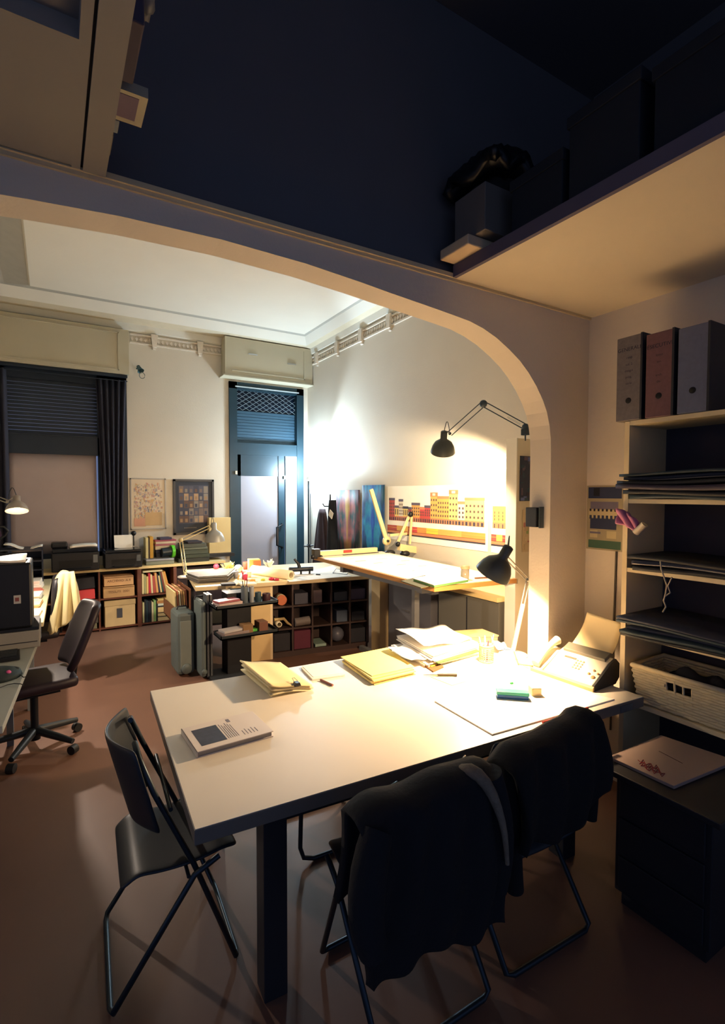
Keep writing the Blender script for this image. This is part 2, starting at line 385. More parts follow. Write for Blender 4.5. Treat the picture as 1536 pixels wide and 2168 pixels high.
# ------------------------------------------------------------ big table under the arch
TZ = .73
TR = R(-3.14); TC, TS = math.cos(TR), math.sin(TR); TO = V((.356, 1.505, 0))
def tw(x, y, z=TZ): return V((TO.x+TC*x-TS*y, TO.y+TS*x+TC*y, z))
tbl = thing('work_table', 'large pale laminate table with dark square legs standing under the arch', 'table', tuple(TO), TR, local=True)
part('tabletop', MB().bx(0, 0, TZ-.05, 2.205, 1.205, TZ-.002), LAMEDGE, tbl, 'grey edged tabletop slab', bev=.002)
part('laminate_sheet', MB().bx(.003, .003, TZ-.002, 2.202, 1.202, TZ), LAMI, tbl, 'pale laminate writing surface')
LEGM = M('table_leg_dark', '23262b', .5, var=.15)
for lx, ly in ((.24, .07), (1.72, .07), (.24, .98), (1.72, 1.02)):
    part('leg', MB().bx(lx, ly, 0, lx+.085, ly+.085, TZ-.05), LEGM, tbl, bev=.003)
part('apron', MB().bx(.325, .09, TZ-.12, 1.72, .115, TZ-.05), LEGM, tbl); part('apron', MB().bx(.325, 1.03, TZ-.12, 1.72, 1.055, TZ-.05), LEGM, tbl)
part('clip_plate', MB().bx(2.02, -.004, TZ-.044, 2.11, 0, TZ-.012), GREYMET, tbl, 'small pale metal plate on the front edge')

def paper_pile(mb, pts, z0, n, t, jit=.01, mis=(0,)):
    """loose sheets over one another; pts are the plan corners"""
    z = z0
    for i in range(n):
        dx, dy, a = random.uniform(-jit, jit), random.uniform(-jit, jit), random.uniform(-jit, jit)*1.5
        c = sum((V(p) for p in pts), V((0, 0)))/len(pts)
        q = [(c.x+(p[0]-c.x)*math.cos(a)-(p[1]-c.y)*math.sin(a)+dx, c.y+(p[0]-c.x)*math.sin(a)+(p[1]-c.y)*math.cos(a)+dy, z+t) for p in pts]
        mb.slab(q, t*.93, mis[i % len(mis)]); z += t
    return z
def P2(*uv, z=TZ): return [(onz(u, v, z).x, onz(u, v, z).y) for u, v in uv]

# photo book
bk = [onz(*p, TZ+.026) for p in ((380, 1543), (417, 1592), (579, 1547), (530, 1505))]
e1 = (bk[2]-bk[1]); e2 = (bk[0]-bk[1]); e2 = (e2 - e1*e2.dot(e1)/e1.dot(e1)); o_ = V((bk[1].x, bk[1].y, 0))
L1, L2 = e1.length, e2.length; e1.normalize(); e2.normalize(); UZ = V((0, 0, 1))
book = thing('photo_book', 'thick white photo book with a dark picture, at the left end of the table', 'book', (o_.x, o_.y, TZ))
def bkp(x0, y0, x1, y1, z0, z1, mb, mi=0):
    q = [o_+e1*x+e2*y for x, y in ((x0, y0), (x1, y0), (x1, y1), (x0, y1))]
    return mb.hexa([p+UZ*z0 for p in q], [p+UZ*z1 for p in q], mi)
part('cover', bkp(0, 0, L1, L2, TZ+.021, TZ+.025, bkp(0, 0, L1, L2, TZ+.0, TZ+.004, bkp(0, 0, .004, L2, TZ, TZ+.025, MB()))), M('book_cover_white', 'd9cfc4', .45, var=.03), book, bev=.001)
part('pages', bkp(.004, .004, L1-.006, L2-.004, TZ+.004, TZ+.021, MB()), M('page_block', '9d968c', .9, var=.1, scale=60), book, 'grey page block')
cp = bkp(.030, .035, .135, L2-.045, TZ+.025, TZ+.0256, MB())
part('cover_picture', cp, M('cover_photo', '2a2a3c', .4, var=.9, scale=38), book, 'dark printed picture')
ln = MB()
for i in range(6):
    bkp(.143+i*.0085, .04, .146+i*.0085, L2-.05-.012*(i % 3), TZ+.025, TZ+.0254, ln)
for i in range(5): bkp(.21+i*.014, .035, .213+i*.014, .075+.01*(i % 2), TZ+.025, TZ+.0254, ln)
bkp(.185, L2-.05, .20, L2-.02, TZ+.025, TZ+.0254, ln)
part('cover_print', ln, M('faint_print', '77727a', .7), book, 'faint printed lines')

# bent cream folders with a binder clip
fd = thing('paper_folders', 'stack of cream paper folders held by a black binder clip, left on the table', 'folders', tuple(tw(.60, .95, TZ)))
def fol(dx, dz, curl):
    a = V((.915, 2.73)); b = V((.925, 2.30)); c = V((1.155, 2.295)); d = V((1.150, 2.70))
    def f(u, v):
        p = (a*(1-v)+b*v)*(1-u)+(d*(1-v)+c*v)*u
        return (p.x+dx, p.y+dx*.4, TZ+dz+curl*max(0, (1-u)-.55)**2*5+.012*math.sin(u*4)*(curl > 0))
    return f
part('folder', MB().sheet(fol(0, .006, .01), 14, 8, .007), M('folder_cream', 'e3d6a6', .75, var=.03), fd)
part('folder', MB().sheet(fol(.006, .019, .022), 14, 8, .008), M('folder_cream2', 'd9cba0', .75, var=.03), fd)
part('folder', MB().sheet(fol(-.004, .034, .035), 14, 8, .008), M('folder_cream3', 'ead9a2', .75, var=.03), fd)
cl_ = V((1.05, 2.315, TZ+.04))
clp = MB().prism([(0, 0), (.035, 0), (.028, .018), (.006, .018)], cl_, (1, 0, 0), (0, 0, 1), .03).tube([cl_+V((.008, 0, .018)), cl_+V((.012, .03, .024)), cl_+V((.024, .03, .024)), cl_+V((.028, 0, .018))], .0012, 6)
part('binder_clip', clp, BLACK, fd, 'black binder clip')
# white folder in the middle
solo('paper_folder', MB().slab([(x, y, TZ+.010) for x, y in P2((638, 1416), (662, 1441), (731, 1431), (706, 1406))], .008).slab([(x, y, TZ+.012) for x, y in P2((640, 1414), (664, 1438), (729, 1429), (705, 1405))], .0015), WHITEP, 'flat white paper folder on the table between the cream folders and the yellow folders', 'folder')
pen0 = tw(.845, .93, TZ+.006)
solo('marker_pen', MB().cyl(pen0, pen0+V((.02, -.10, 0)), .006, n=10), M('dusty_rose_plastic', '8a5548', .5), 'brownish marker pen at the left edge of the flat white folder', 'pen')
# yellow folders
yf = MB(); z = paper_pile(yf, P2((728, 1404), (792, 1450), (880, 1428), (822, 1384)), TZ, 5, .006, .012, (1, 0))
yf.slab([(x, y, z+.004) for x, y in P2((722, 1402), (788, 1444), (878, 1424), (820, 1382))], .003, 0)
solo('yellow_folders', yf, [YELP, M('kraft_paper', 'cdb97e', .8)], 'small pile of yellow folders in the middle of the table far side', 'folders')
# big heap of sheets
hp = thing('paper_heap', 'untidy heap of white drawings and sheets beside the pen cup', 'papers', tuple(tw(1.66, .95, TZ)))
m1 = MB(); paper_pile(m1, P2((832, 1372), (905, 1414), (1012, 1388), (950, 1352)), TZ, 4, .006, .01)
part('sheets', m1, WHITEP, hp)
part('green_folder', MB().slab([(x, y, TZ+.030) for x, y in P2((850, 1378), (928, 1414), (1016, 1388), (960, 1356))], .005), M('green_card', '4f7a3e', .7), hp, 'green folder')
m1 = MB(); paper_pile(m1, P2((840, 1366), (915, 1412), (1012, 1382), (945, 1350)), TZ+.031, 7, .005, .016); part('sheets', m1, WHITEP, hp)
def curlsheet(q, z, amp, ph=0):
    q = [V(p) for p in q]
    def f(u, v):
        p = (q[0]*(1-v)+q[1]*v)*(1-u)+(q[3]*(1-v)+q[2]*v)*u
        return (p.x, p.y, z+amp*((1-u)**3)+.012*math.sin(u*5+v*3+ph)**2)
    return f
part('sheets', MB().sheet(curlsheet(P2((838, 1362), (898, 1402), (1000, 1378), (940, 1345)), TZ+.070, .03), 12, 8, .0015), WHITEP, hp)
part('sheets', MB().sheet(curlsheet(P2((818, 1392), (872, 1420), (935, 1398), (880, 1368)), TZ+.034, .02, 1), 12, 8, .0015), WHITEP, hp)
yp = MB().slab([(x, y, TZ+.008) for x, y in P2((900, 1412), (918, 1424), (940, 1414), (925, 1402))], .008)
yp.slab([(x, y, TZ+.012) for x, y in P2((905, 1408), (914, 1416), (932, 1408), (922, 1400))], .002, 1)
solo('sticky_note_pad', yp, [M('brown_card', '6b4a2a', .7), M('bright_yellow', 'f2c530', .7)], 'curled bright yellow note pad in front of the paper heap', 'notes')
k0 = onz(897, 1429, TZ+.008); k1 = onz(968, 1429, TZ+.008); kd = (k1-k0)
kn = thing('craft_knife', 'dark handled craft knife lying in front of the paper heap', 'knife', tuple(k0-V((0, 0, .008))))
part('blade', MB().tube([k0, k0+kd*.42], [.003, .006], 8), STEEL, kn); part('handle', MB().tube([k0+kd*.42, k1], [.0075, .0085], 10), M('dark_handle', '3b3328', .5), kn)
solo('notepaper', MB().slab([(x, y, TZ+.002) for x, y in P2((912, 1434), (958, 1452), (988, 1443), (950, 1430))], .002), YELP, 'thin yellow note sheet under the craft knife', 'paper')
# notebooks behind the cup
nb = MB(); paper_pile(nb, P2((935, 1352), (975, 1364), (1055, 1360), (1020, 1346)), TZ, 5, .010, .006, (0, 1))
solo('notebook_stack', nb, [M('notebook_buff', 'b79b6d', .7), M('notebook_grey', '8a8378', .7)], 'low stack of buff notebooks behind the pen cup at the far table edge', 'notebooks')
solo('crumpled_paper', MB().sheet(curlsheet(P2((1040, 1366), (1046, 1386), (1080, 1380), (1066, 1362)), TZ+.006, .05, 2), 10, 8, .0015), WHITEP, 'crumpled white sheet between pen cup and lamp foot', 'paper')
# pen cup
pc = onz(1030, 1401, TZ)
cup = thing('pen_cup', 'perforated cream pen cup holding pink and white pens', 'pen cup', tuple(pc))
PC = M('perforated_cream', 'd8c48c', .5, var=.05)
c_ = MB(); nr, nc = 7, 18; rr_, hh = .041, .105
c_.lathe([(0, .002), (rr_, .002), (rr_, 0), (rr_+.002, 0), (rr_+.002, .016), (rr_, .016)], pc, n=28)
c_.lathe([(rr_-.003, .090), (rr_, .090), (rr_+.003, .105), (rr_-.001, .107), (rr_-.003, .09)], pc, n=28)
for i in range(nc):                     # wall built as a lattice so the holes are holes
    a = 2*PI*i/nc; d = V((math.cos(a), math.sin(a), 0))
    c_.cyl(pc+d*rr_+V((0, 0, .015)), pc+d*rr_+V((0, 0, .092)), .0032, n=5)
for j in range(nr):
    z = .022+j*.0108
    c_.tube([pc+V((rr_*math.cos(2*PI*i/28), rr_*math.sin(2*PI*i/28), z)) for i in range(28)], .0028, 5, 0, True)
part('cup_body', c_, PC, cup)
for i, (dx, dy, l, c, nme) in enumerate(((-.030, .01, .155, 'e7b9b4', 'pink_pen'), (.028, -.012, .165, 'd98a86', 'rose_pen'), (.012, .02, .15, 'efe6dc', 'ivory_pen'), (-.010, -.02, .14, 'b8465a', 'red_pen'))):
    t = pc+V((dx*1.5, dy*1.5, l)); b0 = pc+V((dx*.55, dy*.55, .006))
    solo('pen', MB().tube([b0, b0+(t-b0)*.9, t], [.0045, .005, .0035], 8), M(nme, c, .4), ['pink pen leaning left out of the cream pen cup', 'rose pen leaning right out of the cream pen cup', 'short ivory pen at the back of the cream pen cup', 'red pen in the middle of the cream pen cup'][i], 'pen')
# green tape box and cream block
gb = thing('tape_box', 'translucent green and blue box lying on the large white sheet', 'box', tuple(onz(1086, 1478, TZ)))
g0, g1 = onz(1052, 1481, TZ), onz(1122, 1486, TZ); gd = (g1-g0).normalized(); gp = V((-gd.y, gd.x, 0))
def gbox(x0, y0, z0, x1, y1, z1, mb):
    q = [g0+gd*x+gp*y for x, y in ((x0, y0), (x1, y0), (x1, y1), (x0, y1))]
    return mb.hexa([p+UZ*z0 for p in q], [p+UZ*z1 for p in q])
GL = (g1-g0).length
part('lid', gbox(0, 0, .024, GL, .05, .040, MB()), M('sea_green_plastic', '2f9c84', .3, var=.1), gb, 'green lid', bev=.003)
part('tray', gbox(.003, .002, .002, GL-.003, .048, .024, MB()), M('blue_plastic', '1f5f9c', .35), gb, 'blue tray', bev=.002)
c0 = onz(1133, 1472, TZ)
solo('eraser_block', MB().box(c0+V((0, 0, .0235)), (.05, .055, .045), R(-30)), M('cream_block', 'd9c690', .6), 'cream coloured block behind the green box', 'block', bev=.004)
solo('sea_glass', MB().sph(onz(1084, 1450, TZ)+V((0, 0, .0085)), .010, (1.2, .9, .7), 12), M('bottle_green', '2a8a4a', .2), 'small green lump beside the green box', 'trinket')
p0, p1 = onz(1070, 1488, TZ+.003), onz(1091, 1498, TZ+.003)
solo('pencil_stub', MB().tube([p0, p0+(p1-p0)*.8, p1], [.0045, .004, .001], 8), M('maroon_paint', '6b2733', .4), 'short dark red pencil stub in front of the green box', 'pencil')
# big sheet of board
SH = [tw(1.262, .395), tw(1.262, .02), tw(2.16, .02), tw(2.16, .395)]
q = P2((921, 1486), (1043, 1557)); A0, B0 = V(q[0]), V(q[1]); dd = V((TC, TS)); 
bs = MB().slab([(A0.x, A0.y, TZ+.006), (B0.x, B0.y, TZ+.006), (B0.x+dd.x*.80, B0.y+dd.y*.80, TZ+.006), (A0.x+dd.x*.62, A0.y+dd.y*.62, TZ+.006)], .006, 0)
solo('drawing_board_sheet', bs, M('board_white', 'f3efe6', .7, var=.02), 'large white drawing board sheet with a brown edge, right end of the table', 'board')
rp = [onz(1150, 1530, TZ+.012), onz(1190, 1520, TZ+.012), onz(1245, 1499, TZ+.02)]
solo('red_pencil', MB().tube(rp, .006, 8), M('red_paint', 'b83226', .4), 'long red pencil lying behind the back of the coat covered chair', 'pencil')

# ------------------------------------------------------------ lamps
def lampshade(p, ax, r=.085, L=.15, neck=.028, mb=None):
    """bell shade: p is the centre of the rim, ax points from rim back to the socket"""
    mb = mb or MB()
    prof = [(r, 0), (r*.97, L*.10), (r*.88, L*.28), (r*.70, L*.46), (neck*1.35, L*.60), (neck, L*.66), (neck, L), (neck*.7, L*1.03), (0, L*1.04)]
    ins = [(0, L*.62), (neck*1.2, L*.60), (r*.67, L*.44), (r*.85, L*.27), (r*.94, L*.09), (r*.975, 0), (r, 0)]
    mb.lathe(ins[:], p, ax, 32, 1); mb.lathe(prof, p, ax, 32, 0)
    return mb
def rods(a, b, off, r=.0045, mb=None):
    mb = mb or MB(); a = V(a); b = V(b); off = V(off)
    return mb.cyl(a+off, b+off, r, n=8).cyl(a-off, b-off, r, n=8)
def arm_lamp(name, label, base, j0, j1, tip, rim, ax, r, L, mats, watts, col, clamp=None, bulb_r=.03, off=.014, mount='disc', cone=None):
    sm, im, am = mats
    t = thing(name, label, 'lamp', tuple(base)); base = V(base); j0 = V(j0); j1 = V(j1); tip = V(tip); rim = V(rim); ax = V(ax).normalized()
    if mount == 'disc': part('base', MB().lathe([(0, 0), (.085, 0), (.085, .012), (.03, .022), (.012, .03), (.012, .05), (0, .05)], base, n=28), im, t)
    else: part('clamp', MB().box(base+V((0, 0, .02)), (.045, .05, .05)).cyl(base+V((0, 0, .04)), base+V((0, 0, .075)), .012).cyl(base+V((0, 0, -.05)), base+V((0, 0, 0)), .006), am, t)
    def seg(a, b, nm):
        d = (b-a).normalized(); o = d.cross(RGT.cross(V((0, 0, 1)))).normalized()*off
        m = rods(a, b, o)
        part(nm, m, am, t)
    seg(j0, j1, 'lower_arm'); seg(j1, tip, 'upper_arm')
    part('elbow_joint', MB().sph(j1, off*1.5, n=12), am, t); part('base_joint', MB().sph(j0, off*1.3, n=12), am, t)
    sp = MB(); d = (j1-j0); k = 22                      # tension spring beside the lower arm
    for i in range(1):
        a = j0+d*.12; b_ = j0+d*.42; u = d.normalized().orthogonal().normalized(); w2 = d.normalized().cross(u)
        pts = [a+(b_-a)*(q/120)+(u*math.cos(q*.9)+w2*math.sin(q*.9))*.007 for q in range(121)]
        sp.tube(pts, .0013, 4)
    part('spring', sp, STEEL, t)
    sh = part('shade', lampshade(rim, ax, r, L), [sm, im], t, bev=0)
    sock = rim+ax*L*1.0
    part('bracket', MB().tube([tip, tip+(sock-tip)*.5+V((0, 0, .01)), sock-ax*L*.2], .006, 8).sph(tip, .014, n=10), am, t)
    cb = MB(); pts = []
    for i in range(13):
        a = PI*i/12
        pts.append(sock*(1-i/12)+tip*(i/12)+V((0, 0, .075))*math.sin(a)+ax*.02*math.sin(a))
    part('cable', cb.tube(pts, .0032, 6), BLACK, t)
    bc = rim+ax*L*.36
    part('bulb', MB().sph(bc, bulb_r, (1, 1, 1.1), 14), M('bulb_glow_'+name, 'fff2d8', .4, emit=12, ecol=col), sh, 'glowing bulb')
    light(name+'_light', 'SPOT', bc-ax*(bulb_r+.012), watts, col, t, .025, bc-ax*1.0, cone or R(165), .25)
    return t
SHADE = M('shade_grey_green', '4c504c', .4, metal=.3, var=.08); SHIN = M('shade_inner_white', 'e9e4d8', .5, var=.02); ARMG = M('lamp_arm_grey', '85827a', .4, metal=.5); DKARM = M('lamp_arm_dark', '39434c', .4, metal=.4)
WHARM = M('lamp_arm_white', 'ddd5c4', .45)
# table lamp: white stem, dark arm, dark bell shade
lb = V((2.50, 2.16, TZ)); lj = ony(1119, 1228, 2.14); lt = ony(1072, 1180, 2.06)
tl = arm_lamp('desk_lamp', 'lit anglepoise lamp with dark bell shade and white stem on the big table', lb, lb+V((0, 0, .04)), lj, lt, ony(1043, 1216, 2.02), (ony(1064, 1160, 2.02)-ony(1043, 1216, 2.02)).normalized()-FWD*.55, .100, .185, (SHADE, SHIN, ARMG), P_TABLE, WARM, off=.010)
part('stem', MB().tube([lb+V((0, 0, .03)), lb+(lj-lb)*.68], [.014, .012], 12), WHARM, tl, 'thick white lower stem')
# wall arm lamp, clamped on the tall cupboard
BY = 2.75
ab = ony(1113, 920, BY)
arm_lamp('wall_arm_lamp', 'dark anglepoise lamp clamped on top of the tall white cupboard side, reaching left', ab, ab+V((0, 0, .06)), ony(1024, 855, 3.05), ony(953, 918, 3.32), ony(938, 957, 3.33), (-.30, -.42, .85), .105, .19, (SHADE, SHIN, DKARM), P_ARCH, ARCHW, off=.022, mount='clamp', bulb_r=.03)

# ------------------------------------------------------------ fax machine
F0, F1 = onz(1120, 1417, TZ), onz(1259, 1465, TZ)
fy = (F0-F1).normalized(); fx = V((fy.y, -fy.x, 0)); FL = (F0-F1).length     # fy runs along the machine towards the far end, fx towards the wall
fax = thing('fax_machine', 'cream fax machine with handset, keypad and a sheet standing in its tray', 'fax machine', tuple(F1))
FAXM = M('fax_shell', 'e4dcc4', .45, var=.03); FAXD = M('fax_dark', '2a2c2e', .5)
def fp(x, y, z): return F1+fx*x+fy*y+V((0, 0, z))
def fprism(prof, y0, y1, mb, mi=0):     # side outline (x,z) swept along the machine
    a = [fp(x, y0, z) for x, z in prof]; b = [fp(x, y1, z) for x, z in prof]; n = len(prof)
    return mb.add(a+b, [tuple(range(n)), tuple(range(n, 2*n))[::-1]]+[(i, n+i, n+(i+1) % n, (i+1) % n) for i in range(n)], mi)
side = [(0, 0), (.20, 0), (.235, .03), (.235, .105), (.20, .135), (.15, .118), (.08, .075), (.02, .040), (0, .03)]
part('body', fprism(side, .012, FL-.10, MB()), FAXM, fax, bev=.004)
part('side_panel', fprism([(x*1.01, z) for x, z in side], 0, .012, MB()), FAXD, fax, 'dark end panel')
part('base_lip', fprism([(-.012, 0), (.0, 0), (.0, .026), (-.012, .018)], .0, FL-.02, MB()), M('fax_lip', 'b49a6c', .5), fax, 'tan front lip', bev=.002)
part('rear_cover', fprism([(.15, .118), (.20, .135), (.235, .12), (.24, .145), (.20, .16), (.145, .135)], .03, FL-.12, MB()), M('fax_grey', '6d6a5e', .5), fax, 'grey paper feed cover', bev=.003)
sl_ = V((.13, 0, .078)).normalized()
def on_slope(s, y, h=.0015): return fp(.02+sl_.x*s, y, .040+sl_.z*s+h)
dn = sl_.cross(V((0, 1, 0))).normalized()
scr = MB().hexa([on_slope(.108, FL-.22, .001), on_slope(.108, FL-.15, .001), on_slope(.120, FL-.15, .001), on_slope(.120, FL-.22, .001)][::-1], [on_slope(.108, FL-.22, .003), on_slope(.108, FL-.15, .003), on_slope(.120, FL-.15, .003), on_slope(.120, FL-.22, .003)][::-1])
part('display', scr, M('lcd_grey', '5b5c50', .3), fax, 'small grey display')
kb = MB()
for i in range(4):
    for j in range(3): kb.lathe([(0, .004), (.006, .004), (.007, 0)], on_slope(.055+i*.018, .13+j*.018, .0), (-.4, 0, .9), 10)
part('keypad', kb, M('key_tan', 'c9b288', .5), fax)
kb = MB()
for (s_, y_, r_) in ((.03, .035, .012), (.045, .065, .008), (.075, .05, .007), (.06, .022, .007)): kb.lathe([(0, .005), (r_*.8, .005), (r_, 0)], on_slope(s_, y_, 0), (-.4, 0, .9), 14)
part('round_keys', kb, M('key_brown', '9c7c50', .5), fax)
part('tray', fprism([(.225, .13), (.25, .130), (.262, .165), (.250, .168)], .06, FL-.15, MB()), M('tray_smoke', '54544c', .4), fax, 'upright paper tray')
SQ = [onx(1203, 1374, 2.585), onx(1289, 1400, 2.585), onx(1316, 1320, 2.70), onx(1244, 1296, 2.70)]
def pf(u, v):
    p = (SQ[0]*(1-u)+SQ[1]*u)*(1-v)+(SQ[3]*(1-u)+SQ[2]*u)*v
    return p+V((.03*math.sin(PI*v), 0, .0))
part('feed_sheet', MB().sheet(pf, 6, 14, .0015), M('fax_sheet', 'e2cf9f', .8, var=.02), fax, 'cream sheet standing in the tray')
hs = MB(); HY = FL-.045
hs.tube([fp(.0, HY, .045), fp(.03, HY, .062), (fp(.09, HY, .108)), fp(.16, HY, .14), fp(.205, HY, .150)], [.026, .020, .016, .020, .027], 12)
part('handset', hs, M('handset_cream', 'f0e6c8', .45), fax, 'cream handset at the far end', sub=1)
part('cradle', fprism([(0, 0), (.22, 0), (.235, .10), (.16, .105), (.08, .06), (0, .025)], FL-.085, FL-.005, MB()), FAXM, fax, bev=.004)
co = MB(); c0 = onz(1075, 1378, TZ+.014); c1 = onz(1092, 1386, TZ+.012); pts = []
a_ = c0; b_ = V((fp(.0, FL, .012)).to_tuple())
ctrl = [fp(-.005, FL-.03, .03), onz(1110, 1408, TZ+.01), onz(1098, 1405, TZ+.01), onz(1089, 1380, TZ+.03), c1, c0]
for i in range(len(ctrl)-1):
    for q in range(6): pts.append(ctrl[i]*(1-q/6)+ctrl[i+1]*(q/6))
part('cord', co.tube(pts+[ctrl[-1]], .0045, 8), M('cord_brown', 'a08358', .5), fax, 'brown handset cord')
coil = MB(); d_ = (onz(1066, 1376, TZ+.016)-onz(1092, 1380, TZ+.016)); s0 = onz(1092, 1380, TZ+.016); u_ = d_.normalized().orthogonal().normalized(); w_ = d_.normalized().cross(u_)
part('coil', coil.tube([s0+d_*(q/90)+(u_*math.cos(q*.75)+w_*math.sin(q*.75))*.011 for q in range(91)], .003, 6), M('coil_blue', '5c6f8c', .5), fax, 'coiled part of the cord')

# ------------------------------------------------------------ folding chairs
CHP = M('chair_plastic_dark', '1d2730', .45, var=.12); CHT = M('chair_tube', '2d3942', .35, metal=.6)
def folding_chair(label, loc, rz, group=None, H=.88):
    t = thing('folding_chair', label, 'chair', loc, rz, group, local=True)
    W = .205
    # front frame: backrest top down to the front feet, with a bar along the floor
    def leg_front(s): return [(-.105, s*.175, H-.04), (-.06, s*W, H-.16), (.07, s*W, .43), (.222, s*W, .02)]
    ff = [(-.11, -.10, H-.02)] + leg_front(-1) + [(.229, -W+.03, .012), (.229, W-.03, .012)] + leg_front(1)[::-1] + [(-.11, .10, H-.02)]
    part('front_frame', MB().tube(ff, .0105, 8), CHT, t)
    w2 = W+.022
    rf = [(.16, -w2+.01, .435), (.07, -w2, .40), (-.20, -w2, .02), (-.207, -w2+.03, .012), (-.207, w2-.03, .012), (-.20, w2, .02), (.07, w2, .40), (.16, w2-.01, .435)]
    part('rear_frame', MB().tube(rf, .0105, 8), CHT, t)
    part('crossbar', MB().cyl((-.005, -W, .645), (-.005, W, .645), .008), CHT, t); part('crossbar', MB().cyl((.05, -w2, .40), (.05, w2, .40), .007), CHT, t)
    def seat(u, v):
        x = -.17+.41*u; k = 1-.10*(abs(u-.45)*2)**3
        y = (v-.5)*2*W*.97*k
        z = .445-.02*math.sin(PI*u)-.012*math.cos((v-.5)*PI)-.05*max(0, u-.85)*3-.16*max(0, .14-u)*2.2
        return (x, y, z)
    part('seat', MB().sheet(seat, 16, 12, .014), CHP, t, sub=1)
    def back(u, v):
        h = .545+(H-.545)*v; k = 1-.22*(abs(v-.62)*1.6)**2.2
        y = (u-.5)*2*(W+.015)*k
        x = -.105-.085*math.cos((u-.5)*PI) - (h-.75)*.25 + .02
        return (x, y, h)
    part('backrest', MB().sheet(back, 14, 10, .013), CHP, t, sub=1)
    return t
folding_chair('dark folding chair at the left end of the table, seat half under the corner', (.356, 1.985, 0), R(-3))
folding_chair('dark folding chair with a fur trimmed jacket over its back, near side of the table', (1.06, 1.40, 0), R(90), H=.825)
folding_chair('dark folding chair under a black coat, right hand chair of the near table side', (1.62, 1.40, 0), R(88), H=.825)
# stool pushed under the far side of the table
st = thing('stool', 'steel tube stool pushed under the middle of the table', 'stool', (1.22, 2.25, 0))
part('frame', MB().tube([(1.0, 2.10, .44), (.985, 2.09, .08), (1.0, 2.085, .03), (1.05, 2.08, .012), (1.38, 2.06, .012), (1.43, 2.06, .04), (1.44, 2.07, .44)], .011, 8)
     .tube([(1.02, 2.42, .44), (1.01, 2.44, .05), (1.05, 2.44, .012), (1.40, 2.42, .012), (1.44, 2.41, .05), (1.43, 2.40, .44)], .011, 8)
     .cyl((1.01, 2.10, .43), (1.02, 2.42, .43), .009).cyl((1.43, 2.07, .43), (1.43, 2.40, .43), .009), CHT, st)
part('seat', MB().box((1.22, 2.25, .455), (.44, .38, .03), R(-3)), CHP, st, bev=.012)

# ------------------------------------------------------------ coats over the chairs
FUR = M('jacket_black_fabric', '121419', .95, var=.3, scale=14, bump=.6, bscale=60)
FURT = M('fur_trim', '6f6557', .95, var=.35, scale=40, bump=1, bscale=120)
jk = thing('jacket', 'thick black jacket with a pale fur trim hung over the back of the middle chair', 'jacket', (1.02, 1.15, .35))
def jf(u, v):        # u across, v over the back: front side (table) to rear hem
    x = .735+.50*u
    w_ = .5-.5*math.cos(2*PI*u)
    top = .822+.012*u*u+.007*math.sin(u*13)+.006*math.sin(u*7+1)-.03*(abs(u-.5)*2)**4
    if v < .22: y = 1.305-.05*(v/.22); z = top-.30*(1-v/.22)
    elif v < .34: a = (v-.22)/.12*PI; y = 1.195+.06*math.cos(a)+.0; z = top+.026*math.sin(a)
    else: k = (v-.34)/.66; y = 1.135-.035*math.sin(k*2.2)-.010*math.sin(u*23+k*3); z = top-(.40+.06*u)*k-.02*math.sin(u*11)
    x += (x-1.0)*.10*max(0, v-.34)+.012*math.sin(v*14+u*4)
    return (x, y, z)
part('shell', MB().sheet(jf, 40, 40, .028), FUR, jk)
sl2 = [V((.77, 1.13, .81)), V((.72, 1.10, .74)), V((.70, 1.09, .60)), V((.73, 1.09, .52))]
part('sleeve', MB().tube(sl2, [.045, .055, .052, .045], 12), FUR, jk, sub=1)
sl3 = [V((1.215, 1.15, .84)), V((1.25, 1.14, .70)), V((1.25, 1.13, .56)), V((1.23, 1.13, .46))]
part('sleeve', MB().tube(sl3, [.05, .058, .055, .045], 12), FUR, jk, sub=1)
tr = [V((1.13, 1.245, .76)), V((1.135, 1.21, .83)), V((1.15, 1.16, .870)), V((1.175, 1.11, .84)), V((1.20, 1.085, .76)), V((1.22, 1.075, .68)), V((1.225, 1.07, .58))]
part('fur_trim', MB().tube(tr, [.014, .022, .026, .022, .014, .010, .007], 12), FURT, jk, 'pale fur trim along the right edge', sub=1)
ct = thing('coat', 'heavy black coat draped over the chair in front of the large white sheet', 'coat', (1.61, 1.22, .4))
A_, B_ = V((1.335, 1.195, 0)), V((1.885, 1.245, 0)); cd = (B_-A_); cn = V((-cd.y, cd.x, 0)).normalized()
def cf(u, v):
    p = A_+cd*u
    top = .822+.004*math.sin(u*11)+.026*math.exp(-((u-.93)/.08)**2)-.25*max(0, .14-u)**1.3*2.2
    if v < .24: off = .075-.02*(v/.24); z = top-.28*(1-v/.24)
    elif v < .36: a = (v-.24)/.12*PI; off = .055*math.cos(a); z = top+.024*math.sin(a)
    else: k = (v-.36)/.64; off = -.055-.03*math.sin(k*2.4)-.012*math.sin(u*19+k*2); z = top-(.24+.08*math.sin(u*3))*k
    p = p+cn*off
    return (p.x, p.y, z)
COATM = M('coat_black_wool', '0d0e12', .95, var=.3, scale=18, bump=.5, bscale=80)
part('shell', MB().sheet(cf, 36, 36, .03), COATM, ct)
part('sleeve', MB().tube([B_+V((-.02, .0, .85)), B_+V((.0, -.01, .72)), B_+V((.01, -.02, .56)), B_+V((.0, -.02, .42))], [.03, .036, .032, .028], 12), COATM, ct, sub=1)
part('sleeve', MB().tube([A_+V((.03, .0, .80)), A_+V((.02, -.02, .66)), A_+V((.03, -.02, .50)), A_+V((.05, -.02, .36))], [.03, .04, .036, .032], 12), COATM, ct, sub=1)

